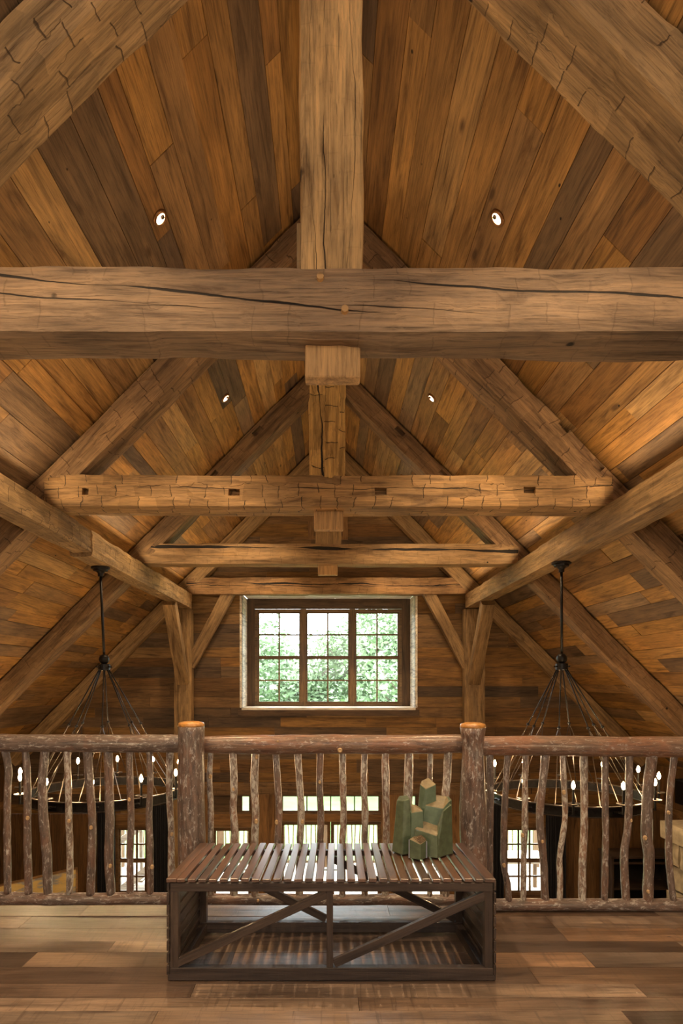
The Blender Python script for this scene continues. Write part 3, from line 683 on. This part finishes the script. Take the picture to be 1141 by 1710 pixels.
# ------------------------------------------------------------------ log railing
RD = 3.39
rl = empty('log_railing', (0, RD, 0), 'rustic bark-covered log railing at the edge of the loft behind the bench', 'railing')
def log(name, pts, rad, mat, parent, seed=1, n=14, lump=.12, step=.05):
    pts = [Vector(p) for p in pts]
    a, b = pts[0], pts[-1]; X = (b-a).normalized(); Y = Vector((0, 1, 0)); Y = (Y-X*X.dot(Y)).normalized(); Z = X.cross(Y); mw = frame(a, X, Y, Z); inv = mw.inverted()
    loc = [inv @ p for p in pts]; fine, fr = [], []
    rad = rad if isinstance(rad, (list, tuple)) else [rad]*len(pts)
    for i in range(len(loc)-1):
        p0, p1, p2, p3 = loc[max(i-1, 0)], loc[i], loc[i+1], loc[min(i+2, len(loc)-1)]
        k = max(2, int((p2-p1).length/step))
        for j in range(k):
            t = j/k; q = .5*((2*p1)+(-p0+p2)*t+(2*p0-5*p1+4*p2-p3)*t*t+(-p0+3*p1-3*p2+p3)*t**3)
            fine.append(q); fr.append(rad[i]*(1-t)+rad[i+1]*t)
    fine.append(loc[-1]); fr.append(rad[-1])
    m = MB().tube(fine, fr, n)
    for i, v in enumerate(m.v):
        v = Vector(v); c = fine[min(i//n, len(fine)-1)]; d = v-c
        m.v[i] = tuple(c+d*(1+lump*noise.noise(v*14+Vector((seed*5.3, 0, 0)))+lump*.6*noise.noise(v*40+Vector((0, seed, 0)))))
    return m.build(name, mat, mw, parent, smooth=True)
def knot(p, r, parent, up=1.4):
    MB().lathe([(r, -.006), (r, .004), (r*.6, .008), (.001, .006)], 12).build('knot', M['knot'], frame(p, (1, 0, 0), (0, 0, up), (0, -1, 0)) @ Matrix.Diagonal((1, up, 1, 1)), parent, smooth=False)
for px0, px1, pyt, d in ((298, 341, 1213, 3.3), (769, 811, 1215, 3.3)):
    cx = XP((px0+px1)/2, d); r = (px1-px0)/2*d/1000
    if px0 < 500: rad = [r*1.12, r*1.08, r*1.03, r*1.0, r*.98, r]
    else: rad = [r*1.06, r*1.02, r*1.05, r*.86, r*.80, r*1.02]
    zt = ZP(pyt, d); pts = [(cx+.004, d, 0), (cx+.004, d, .3), (cx, d, .6), (cx, d, .86), (cx, d, zt-.09), (cx, d, zt)]
    po = log('newel_post', pts, rad, M['bark'], rl, seed=px0, n=24, lump=.05)
    c = MB().lathe([(r*1.0, 0), (r*1.03, .006), (r*.96, .02), (r*.6, .028), (.002, .03)], 24, c=(cx, d, zt)).build('post_cap', M['cut'], None, po, smooth=True); c['label'] = 'polished orange cut top of the post'
def hlog(name, pts, rads, mat, seed):
    return log(name, [P(x, y, RD) for x, y in pts], [q*RD/1000 for q in rads], mat, rl, seed=seed, n=20, lump=.06, step=.06)
def ext(x0, x1, y0, y1): return [(x0+(x1-x0)*i/6, y0+(y1-y0)*i/6+R.uniform(-1, 1)) for i in range(7)]
hlog('top_rail', ext(-330, 312, 1240, 1242), [15.5, 15, 15.5, 15, 14.8, 15, 14.8], M['bark'], 3)
rm_ = hlog('top_rail', ext(328, 786, 1243, 1242), [13.5, 15.5, 16.5, 16, 16, 16, 15], M['bark_red'], 5)
hlog('top_rail', ext(798, 1500, 1245, 1250), [16, 16.5, 17, 17.5, 17, 17, 16], M['bark_red'], 8)
hlog('bottom_rail', ext(-330, 312, 1500, 1501), [10, 10.5, 11, 10.5, 10, 10, 10], M['bark'], 13)
rb_ = hlog('bottom_rail', ext(328, 786, 1502, 1503), [9, 9, 9.5, 9, 9, 9.5, 9], M['bark'], 15)
hlog('bottom_rail', ext(798, 1500, 1511, 1512), [10, 10, 10, 10.5, 10, 10, 10], M['bark'], 18)
knot(P(568, 1253, RD-.056), .014, rm_, 1); knot(P(464, 1238, RD-.06), .006, rm_, 1); knot(P(431, 1504, RD-.034), .008, rb_, 1)
# balusters: pixel outline of the centre lines, with a half width
BAL = [  # (top rail y, bottom y, [(x, y) ...], half width, pale, knots)
 ([(8.5,1258),(14,1285),(12,1335),(12,1400),(13,1488)], 5.8, 0, [(0, 0)]),
 ([(42,1258),(45,1290),(46,1365),(46,1420),(48,1488)], 5.8, 0, [(46,1366)]),
 ([(76,1258),(71,1300),(72,1360),(78,1420),(80,1492)], 7.2, 0, []),
 ([(112,1258),(114,1310),(115,1370),(117,1425),(116,1489)], 5.6, 1, [(115,1371)]),
 ([(145,1258),(149,1300),(154,1370),(153,1430),(151,1489)], 6.6, 0, [(152,1382)]),
 ([(181,1258),(182,1310),(183,1370),(182,1440),(186,1490)], 7.3, 0, [(184,1446)]),
 ([(216,1260),(217,1310),(219,1370),(217,1440),(218,1489)], 5.8, 0, [(216,1335)]),
 ([(250,1260),(251,1310),(249,1360),(251,1420),(251,1489)], 5.4, 0, [(254,1448)]),
 ([(284,1260),(283,1320),(286,1390),(286,1440),(287,1489)], 5.8, 1, [(287,1393)]),
 ([(352,1260),(350,1300),(352,1350),(352,1400),(352,1495)], 4.9, 1, [(351,1297)]),
 ([(389,1260),(391,1310),(390,1350),(392,1400),(390,1495)], 6.2, 1, [(390,1318)]),
 ([(427,1260),(425,1310),(427,1360),(425,1410),(426,1495)], 6.4, 1, [(429,1264),(428,1372)]),
 ([(460,1260),(464,1310),(466,1360),(464,1410),(463,1495)], 5.6, 0, [(462,1373)]),
 ([(497,1260),(501,1310),(503,1360),(501,1410),(500,1495)], 6.0, 1, [(505,1372)]),
 ([(535,1260),(534,1310),(536,1360),(535,1410),(535,1495)], 5.4, 0, [(534,1306)]),
 ([(572,1260),(573,1310),(574,1360),(572,1410),(572,1495)], 5.6, 1, []),
 ([(609,1260),(608,1310),(610,1360),(609,1410),(609,1495)], 5.6, 1, []),
 ([(644,1260),(644,1310),(645,1360),(645,1410),(644,1495)], 6.0, 1, []),
 ([(683,1260),(682,1310),(681,1360),(682,1410),(682,1495)], 7.2, 1, []),
 ([(719,1260),(718,1310),(718,1360),(718,1410),(718,1495)], 4.6, 1, []),
 ([(749,1260),(746,1310),(743,1360),(743,1410),(744,1495)], 6.6, 1, []),
 ([(818,1264),(819,1320),(818,1390),(818,1440),(817,1506)], 6.2, 0, []),
 ([(848,1264),(845,1310),(842,1370),(841,1440),(848,1475),(850,1504)], 5.2, 0, [(842,1445)]),
 ([(878,1264),(877,1310),(877,1380),(875,1430),(874,1506)], 5.0, 1, [(873,1395)]),
 ([(912,1264),(905,1320),(902,1370),(908,1440),(911,1507)], 6.2, 0, [(906,1405)]),
 ([(940,1264),(942,1310),(944,1365),(935,1430),(936,1470),(935,1507)], 4.8, 1, [(942,1323)]),
 ([(975,1264),(976,1330),(976,1390),(973,1440),(973,1508)], 6.3, 1, []),
 ([(1011,1264),(1011,1330),(1012,1390),(1011,1440),(1010,1508)], 5.4, 0, []),
 ([(1051,1264),(1051,1320),(1049,1380),(1043,1430),(1046,1508)], 6.0, 0, [(1054,1370)]),
 ([(1090,1264),(1083,1320),(1080,1390),(1084,1430),(1082,1508)], 8.2, 0, [(1078,1399),(1083,1489)]),
 ([(1127,1264),(1119,1330),(1117,1390),(1118,1440),(1125,1506)], 5.6, 0, [(1117,1357)]),
]
for i, (pts, hw, pale, kn) in enumerate(BAL):
    p3 = [P(x, y, RD+.006*math.sin(i*1.7+j)) for j, (x, y) in enumerate(pts)]
    p3[0] = p3[0]+Vector((0, 0, .02)); p3[-1] = p3[-1]-Vector((0, 0, .015))
    rr = [hw*RD/1000*R.uniform(.93, 1.07) for _ in pts]
    b = log('baluster', p3, rr, M['bark_pale'] if pale else M['bark'], rl, seed=i+20, n=12, lump=.12, step=.03)
    for (kx, ky) in kn:
        if kx: knot(P(kx, ky, RD-hw*RD/1000+.001), .0075+.003*R.random(), b)
for s, x0 in ((-1, -25), (1, 1160)):
    for j in range(6):
        q = x0+s*j*36; b = log('baluster', [P(q, 1262, RD), P(q+R.uniform(-5, 5), 1380, RD), P(q+R.uniform(-3, 3), 1500, RD)], [5.8*RD/1000]*3, M['bark'], rl, seed=70+j, n=10)

# ------------------------------------------------------------------ slatted bench
BD, BB = 2.59, 3.12            # front and back of the bench
bn = empty('slatted_bench', (0, 2.85, 0), 'dark wooden slatted crate bench with diagonal braces standing before the railing', 'bench')
BX0, BX1 = XP(278.5, BD), XP(828.5, BD)
TAP = .967                     # the bench is a little narrower at the back
cxb = (BX0+BX1)/2
def tx(x, y): return cxb+(x-cxb)*(1-(1-TAP)*(y-BD)/(BB-BD))
def bbox(name, x0, x1, y0, y1, z0, z1, mat=None, ln='x', parent=bn, tilt=None):
    dz = (lambda y: 0) if tilt is None else (lambda y: -.009+.018*(y-BD)/(BB-BD))
    vs = [(tx(x, y), y, z+dz(y)) for x in (x0, x1) for y in (y0, y1) for z in (z0, z1)]
    c = Vector((0, 0, 0))
    for v in vs: c += Vector(v)/8
    X = {'x': (1, 0, 0), 'y': Vector((vs[2][0]-vs[0][0], vs[2][1]-vs[0][1], 0)), 'z': (0, 0, 1)}[ln]
    if ln == 'y': X = Vector(vs[2])-Vector(vs[0])
    Y = {'x': (0, 1, 0), 'y': (0, 0, 1), 'z': (1, 0, 0)}[ln]; Y = Vector(Y); X = Vector(X).normalized(); Z = X.cross(Y)
    mw = frame(c, X, Y, Z); inv = mw.inverted(); m = MB(); m.add([inv @ Vector(v) for v in vs], [(0,1,3,2), (4,6,7,5), (0,4,5,1), (2,3,7,6), (0,2,6,4), (1,5,7,3)])
    return m.build(name, mat or M['bench'], mw, parent, bevel=.0018)
ZTOP = .452; NS = 31; pitch = (BX1-BX0)/NS
for i in range(NS):
    x0 = BX0+i*pitch+.005; x1 = x0+pitch*(.98 if i in (0, NS-1) else .74)
    if i == NS-1: x1 = BX1; x0 = x1-pitch*1.0
    j = R.uniform(-.003, .003)
    bbox('slat', x0, x1, BD-.012+R.uniform(0, .004), BB-R.uniform(0, .005), ZTOP-.016, ZTOP+R.uniform(-.002, .001), M['slat'], 'y', tilt=.0)
ty0, ty1 = .388, ZTOP-.0265
LX0, LX1 = BX0+.014, BX1-.012
bbox('top_rail', LX0, LX1, BD, BD+.03, ty0, ty1)
bbox('top_rail', LX0, LX1, BB-.035, BB-.005, ty0+.01, ty1)
bbox('bottom_rail', BX0+.004, BX1, BD, BD+.035, .003, .058)
bbox('bottom_rail', LX0, LX1, BB-.035, BB-.005, .003, .055)
lw = .036
for x0 in (LX0, LX1-lw):
    bbox('leg', x0, x0+lw, BD+.001, BD+.036, .058, ty0, ln='z'); bbox('leg', x0, x0+lw, BB-.037, BB-.004, .055, ty0+.01, ln='z')
mx = XP(551, BD)
bbox('centre_stile', mx-.014, mx+.014, BD+.002, BD+.03, .058, ty0, ln='z'); bbox('centre_stile', mx-.015, mx+.015, BB-.034, BB-.007, .055, ty0+.01, ln='z')
for x0, x1 in ((LX0, LX0+.04), (LX1-.04, LX1)):
    bbox('end_rail', x0, x1, BD+.036, BB-.037, .003, .05, ln='y'); bbox('end_rail', x0, x1, BD+.036, BB-.037, ty0+.012, ty1, ln='y')
for k in range(8):
    z0 = .03+k*.052
    for x0, x1 in ((BX0+.001, LX0-.001), (LX1+.001, BX1)):
        bbox('end_slat', x0, x1, BD-.006, BB-.004, z0, z0+.043, ln='y')
def diag(x0, z0, x1, z1, y0, wd=.036):
    a, b = Vector((tx(x0, y0), y0, z0)), Vector((tx(x1, y0), y0, z1)); X = (b-a).normalized(); Y = Vector((0, 1, 0)); L_ = (b-a).length
    MB().box(-L_/2, L_/2, -.011, .011, -wd/2, wd/2).build('brace', M['bench'], frame((a+b)/2, X, Y, X.cross(Y)), bn, bevel=.0015)
diag(LX0+lw*.6, .074, mx-.012, ty0-.012, BD+.014); diag(mx+.018, .074, LX1-lw*.5, ty0-.012, BD+.014)
diag(LX0+lw, ty0-.01, mx-.02, .07, BB-.02); diag(mx+.02, ty0-.01, LX1-lw, .07, BB-.02)

# ------------------------------------------------------------------ green sculpture on the bench
SY = 2.93; S_ = .000368
ZTOP += .006
sc = empty('faceted_sculpture', (XP(711, 2.85), SY, ZTOP), 'green glazed faceted sculpture of clustered towers on the bench', 'sculpture')
def sp_(q): return XP(640+q/7.607, 2.85)
def sprism(name, bot, top, mats, label=None, bevel=.004):
    """bot: (zoom x, depth); top: (zoom x, depth, height); the last face is the top"""
    n = len(bot); vs = [(sp_(x), SY+y, ZTOP+.002) for x, y in bot]+[(sp_(x), SY+y, ZTOP+.002+z) for x, y, z in top]
    fs = [tuple(range(n))[::-1]]+[(i, (i+1) % n, n+(i+1) % n, n+i) for i in range(n)]+[tuple(range(n, 2*n))]
    o = mobj(name, vs, fs, None, T(0, 0, 0), sc, mats=mats, fmat=[0]*(n+1)+[1])
    md = o.modifiers.new('edge', 'BEVEL'); md.width = bevel; md.segments = 2; md.limit_method = 'ANGLE'
    if label: o['label'] = label
    return o
H = lambda y: (1085-y)*S_
g, gp, tn = M['green'], M['green_pale'], M['tan']
sprism('tower', [(140, .02), (255, -.045), (405, -.02), (400, .075), (200, .09)], [(205, .03, H(410)), (285, -.01, H(392)), (368, .0, H(375)), (360, .06, H(352)), (250, .07, H(365))], [g, g])
sprism('tower', [(430, .03), (580, -.005), (742, .02), (735, .10), (470, .10)], [(520, .04, H(195)), (580, .005, H(245)), (726, .03, H(192)), (655, .095, H(126)), (560, .09, H(170))], [gp, tn])
sprism('block', [(400, -.01), (785, -.045), (930, -.01), (945, .095), (560, .10)], [(570, -.0, H(458)), (790, -.028, H(485)), (880, .0, H(400)), (890, .07, H(372)), (690, .08, H(345))], [gp, tn])
sprism('block', [(880, .0), (945, .03), (940, .095), (860, .095)], [(850, .0, H(430)), (935, .03, H(398)), (925, .09, H(380)), (860, .09, H(385))], [g, g])
sprism('block', [(390, -.04), (680, -.10), (800, -.055), (800, .0), (420, .0)], [(415, -.035, H(745)), (680, -.085, H(805)), (782, -.045, H(700)), (760, -.01, H(690)), (520, -.01, H(655))], [g, tn])
sprism('block', [(370, -.02), (528, -.045), (540, .02), (480, .05), (380, .05)], [(380, -.015, H(550)), (525, -.04, H(507)), (520, .02, H(500)), (470, .05, H(480)), (400, .05, H(460))], [gp, tn])
sprism('block', [(670, -.098), (790, -.06), (925, -.02), (900, .06), (700, .06)], [(690, -.08, H(800)), (780, -.055, H(500)), (910, -.01, H(440)), (890, .05, H(430)), (760, .05, H(520))], [g, g])
bx = sprism('small_box', [(322, -.09), (460, -.125), (548, -.09), (548, -.05), (330, -.05)], [(332, -.09, H(842)), (460, -.123, H(888)), (546, -.09, H(862)), (500, -.06, H(815)), (400, -.06, H(828))], [g, tn], 'small box with a gold lattice roof', .002)
ed = MB()
for (a, y0_, y1_) in ((326, -.093, H(842)), (546, -.093, H(862))):
    x = sp_(a); ed.box(x-.0025, x+.0025, SY+y0_-.002, SY+y0_+.003, ZTOP+.003, ZTOP+y1_)
ed.build('corner_strip', M['steel'], None, bx)
gl = MB(); A0, B0, C0, D0 = [Vector((sp_(x), SY+y, ZTOP+.0065+H(h))) for x, y, h in ((385, -.085, 838), (458, -.119, 884), (540, -.09, 860), (490, -.064, 820))]
for t in (0, .25, .5, .75, 1):
    gl.tube([A0.lerp(B0, t), D0.lerp(C0, t)], .0016, 4); gl.tube([A0.lerp(D0, t), B0.lerp(C0, t)], .0016, 4)
gl.build('lattice', M['casing'], None, bx)

# ------------------------------------------------------------------ hall below: curtains, panel, fireplace
def curtain(px0, px1, label):
    x0, x1 = XP(px0, 11.3), XP(px1, 11.3); n = 40; zt = ZP(1345, 11.3); vs, fs = [], []
    cx = (x0+x1)/2
    for i in range(n+1):
        x = x0+(x1-x0)*i/n; y = 11.33+.035*math.sin(i*1.25)+.01*math.sin(i*.6)
        for k in range(7):
            z = HF+.02+(zt-HF-.02)*k/6; vs.append((x-cx+.006*math.sin(k*2+i), y+.004*math.sin(k*1.3+i*.7)-11.33, z-HF))
    for i in range(n):
        for k in range(6): fs.append((i*7+k, i*7+k+1, (i+1)*7+k+1, (i+1)*7+k))
    o = mobj('curtain', vs, fs, M['curtain'], T(cx, 11.33, HF), None, smooth=True)
    md = o.modifiers.new('thick', 'SOLIDIFY'); md.thickness = .006
    return tag(o, label, 'curtain', 'black curtains of the hall windows')
curtain(162, 192, 'black curtain on the outer side of the hall window under the left chandelier')
curtain(254, 283, 'black curtain between the left hall window and the timber post')
curtain(820, 842, 'black curtain between the right timber post and its hall window')
curtain(914, 946, 'black curtain on the outer side of the hall window under the right chandelier')
for a, b, lab in ((158, 287, 'black curtain rod over the left hall window'), (816, 950, 'black curtain rod over the right hall window')):
    z = ZP(1344, 11.33)+.012; e = MB().tube([(XP(a, 11.33), 11.33, z), (XP(b, 11.33), 11.33, z)], .014, 8).build('curtain_rod', M['iron'], None, None)
    for q in (a+6, b-6): MB().tube([(XP(q, 11.33), 11.33, z), (XP(q, 11.33), WY, z)], .008, 6).build('bracket', M['iron'], None, e)
    tag(e, lab, 'curtain rod', 'curtain rods')
pa, pb = P(129, 1448, 10.0), P(0, 1477, 9.15); pb2 = pa+(pb-pa)*1.6; pb2.z = pa.z; pa.z = pb2.z = -1.81
X = (pa-pb2).normalized(); Lp = (pa-pb2).length; hgt = -1.81-HF; ctr = (pa+pb2)/2; ctr.z = HF+hgt/2
mw = frame(ctr, X, Vector((0, 0, 1)).cross(X), (0, 0, 1))
pn = empty('painted_panel', (ctr.x, ctr.y, HF), 'large ochre and grey painted panel standing in the hall below the left chandelier', 'panel')
MB().box(-Lp/2+.03, Lp/2-.03, -.012, .012, -hgt/2+.03, hgt/2-.03).build('canvas', M['painting'], mw, pn)
MB().box(-Lp/2, -Lp/2+.03, -.02, .02, -hgt/2, hgt/2).box(Lp/2-.03, Lp/2, -.02, .02, -hgt/2, hgt/2).box(-Lp/2+.03, Lp/2-.03, -.02, .02, hgt/2-.03, hgt/2).box(-Lp/2+.03, Lp/2-.03, -.02, .02, -hgt/2, -hgt/2+.03).build('frame', M['doorwood'], mw, pn)
# stone fireplace at the right wall
fp = empty('stone_fireplace', (5.1, 7.2, HF), 'rough tan stone fireplace with a projecting slab mantel by the right wall', 'fireplace')
def rock(c, sx, sy, sz, name, seed):
    bm = bmesh.new(); bmesh.ops.create_cube(bm, size=1.0); bmesh.ops.subdivide_edges(bm, edges=bm.edges[:], cuts=4, use_grid_fill=True)
    for v in bm.verts:
        p = v.co.copy(); q = p*2; r = Vector((max(-.93, min(.93, q.x)), max(-.93, min(.93, q.y)), max(-.93, min(.93, q.z))))
        v.co = Vector((r.x*sx/2, r.y*sy/2, r.z*sz/2)); v.co += Vector((noise.noise(v.co*6+Vector((seed, 0, 0))), noise.noise(v.co*6+Vector((0, seed, 0))), noise.noise(v.co*6+Vector((0, 0, seed)))*.5))*.035
    me = bpy.data.meshes.new(name); bm.to_mesh(me); bm.free(); me.materials.append(M['stone'])
    return link(bpy.data.objects.new(name, me), T(*c), fp)
zc = HF; i = 0
for hh in (.34, .36, .4, .38, .36, .33, .33):
    y = 6.2+(.1 if i % 2 else 0)
    while y < 7.75:
        ln = min(R.uniform(.4, .7), 7.98-y); rock((5.2, y+ln/2, zc+hh/2), 1.44+R.uniform(-.1, .1), ln-.015, hh-.012, 'stone', i); y += ln; i += 1
    zc += hh
rock((5.2, 7.1, zc+.125), 1.62, 1.95, .24, 'mantel_slab', 99)
# dark cabinet in the corner, black loudspeaker on the wall
cb = empty('dark_cabinet', (5.45, 10.6, HF), 'dark open shelf cabinet in the shadowed hall corner beside the stone fireplace', 'cabinet')
ca, cc = 4.95, 6.1
for z in (HF+.05, HF+.5, HF+.95, HF+1.4): cbox('shelf', ca+.03, cc-.03, 10.45, 10.95, z, z+.03, M['bench'], cb)
for x in (ca, cc-.03): cbox('side_panel', x, x+.03, 10.45, 10.95, HF, HF+1.5, M['bench'], cb, axis=2)
cbox('back_panel', ca+.03, cc-.03, 10.93, 10.95, HF+.05, HF+1.5, M['near_black'], cb); cbox('cabinet_top', ca-.02, cc+.02, 10.43, 10.96, HF+1.5, HF+1.54, M['bench'], cb)
sp = empty('wall_speaker', (6.12, 10.2, -.6), 'black boxy loudspeaker on the right side wall above the stone mantel', 'speaker')
cbox('speaker_body', 6.02, 6.19, 9.98, 10.42, -.82, -.4, M['curtain'], sp, bevel=.01); cbox('speaker_grille', 6.012, 6.019, 10.0, 10.4, -.8, -.42, M['iron'], sp)

# ------------------------------------------------------------------ outdoors
gd = MB().box(-90, 90, WY+.6, 140, HF-.6, HF-.35).build('ground', M['lawn'], None, None); gd['kind'] = 'structure'
dk = empty('floor_deck', (0, 13.5, HF-.1), kind='structure'); dk.name = 'floor.002'
y = WY+.15
while y < 15.3: cbox('plank', -7, 7, y, y+.135, HF-.09, HF-.05, M['deckwood'], dk); y += .14
cbox('joist', -7, 7, WY+.15, 15.3, HF-.345, HF-.092, M['deckwood'], dk)
dr = empty('deck_railing', (0, 15, HF-.05), 'brown deck railing with thin balusters outside the hall doors', 'railing')
zr = ZP(1366, 15.0)
cbox('top_rail', -7, 7, 14.96, 15.04, zr-.05, zr+.02, M['deckbal'], dr); cbox('bottom_rail', -7, 7, 14.97, 15.03, HF+.05, HF+.1, M['deckbal'], dr)
for x in (-6.9, -5.2, -2.7, -.06, 2.7, 5.2, 6.9): cbox('post', x-.07, x+.07, 14.95, 15.05, HF-.05, zr+.08, M['deckbal'], dr, axis=2)
for i in range(120):
    x = -6.75+i*.1125+R.uniform(-.012, .012)
    if abs(x+.06) < .1: continue
    MB().tube([(x, 15, HF+.09), (x+R.uniform(-.02, .02), 15, HF+.6), (x+R.uniform(-.02, .02), 15, zr-.04)], .014, 6).build('baluster', M['deckbal'], None, dr)
# outdoor stair rail and table seen through the side windows
st = empty('outdoor_stair', (-4.0, 13.3, HF-.05), 'pale wooden outdoor stair seen through the left hall window', 'stair')
for i in range(7): cbox('step', -4.75+i*.25, -4.48+i*.25, 12.8, 13.8, HF-.05+.17*i, HF-.01+.17*i, M['deckwood'], st, axis=1)
MB().prism([(-4.8, HF-.05), (-4.6, HF-.05), (-2.95, HF+1.1), (-2.95, HF+1.3), (-3.1, HF+1.3)], 12.72, 12.79).build('stringer', M['deckwood'], None, st)
MB().prism([(-4.8, HF+.9), (-2.95, HF+2.05), (-2.95, HF+2.2), (-4.8, HF+1.05)], 12.72, 12.79).build('handrail', M['deckwood'], None, st)
for i in range(8): cbox('baluster', -4.7+i*.23, -4.65+i*.23, 12.73, 12.78, HF+.02+i*.15, HF+.97+i*.143, M['deckwood'], st, axis=2)
tb = empty('outdoor_table', (4.1, 13.2, HF-.05), 'pale outdoor table on the deck seen through the right hall window', 'table')
cbox('table_top', 3.3, 4.75, 12.75, 13.6, HF-.05+.75, HF-.05+.8, M['deckwood'], tb)
for x in (3.36, 4.62):
    for y in (12.8, 13.48): cbox('leg', x, x+.07, y, y+.07, HF-.05, HF-.05+.75, M['deckbal'], tb, axis=2)
def tree(name, x, y, h, spread, nl, label, seed, low=.15, bare=False):
    rg = random.Random(seed); z0 = HF-.4
    e = empty(name, (x, y, z0), label, 'tree', 'trees outside the big window')
    tr = MB().tube([(x, y, z0), (x+.1, y, z0+h*.4), (x-.1, y, z0+h*.75)], [.22, .16, .07], 8); tips = []
    for i in range(14):
        a = rg.uniform(0, 6.28); zb = z0+h*rg.uniform(.22, .75); l = spread*rg.uniform(.5, .95)
        p0 = Vector((x, y, zb)); p1 = p0+Vector((math.cos(a)*l*.5, math.sin(a)*l*.5, l*.35)); p2 = p0+Vector((math.cos(a)*l, math.sin(a)*l, l*.75)); tips += [p1, p2, p0.lerp(p1, .6)]
        tr.tube([p0, p1, p2], [.08, .05, .02], 5)
    tr.build('trunk', M['trunk'], None, e)
    vs, fs = [], []
    cl = [Vector((x+rg.gauss(0, .42)*spread, y+rg.gauss(0, .42)*spread, z0+h*(low+(1-low)*rg.random()**.85))) for _ in range(38)]+[Vector(t) for t in tips]
    for i in range(nl):
        c = rg.choice(cl); r = spread*.27
        p = c+Vector((rg.gauss(0, 1), rg.gauss(0, 1), rg.gauss(0, .7)))*r*.6
        u = Vector((rg.gauss(0, 1), rg.gauss(0, 1), rg.gauss(0, .5))).normalized(); v = u.cross(Vector((rg.gauss(0, 1), rg.gauss(0, 1), rg.gauss(0, 1)))).normalized(); s = rg.uniform(.09, .2)
        k = len(vs); vs += [p-u*s, p+v*s*.45, p+u*s, p-v*s*.45]; fs.append((k, k+1, k+2, k+3))
    f = mobj('foliage', vs, fs, M['leaf'], None, e); f['kind'] = 'stuff'
TREES = [(-5.2, 30, 7.6, 3.2, 'broad pale green tree beyond the left casement'), (-1.6, 33, 6.6, 3.0, 'lower bushy tree beyond the middle casement'), (1.4, 31, 8.4, 2.8, 'tall leafy tree between the middle and right casements'),
         (4.0, 27, 9.2, 3.0, 'nearest tree with visible grey branches beyond the right casement'), (-9.5, 34, 9, 3.5, 'tree far to the side beyond the left hall window'), (8.8, 33, 9, 3.5, 'tree far to the side beyond the right hall window'),
         (-3.4, 40, 7.2, 3.4, 'distant tree filling the gap behind the left casement trees'), (.3, 42, 6.6, 3.6, 'distant tree filling the gap behind the middle casement')]
for i, (x, y, h, s, lab) in enumerate(TREES): tree('leafy_tree', x, y, h, s, 9000, lab, i+3)
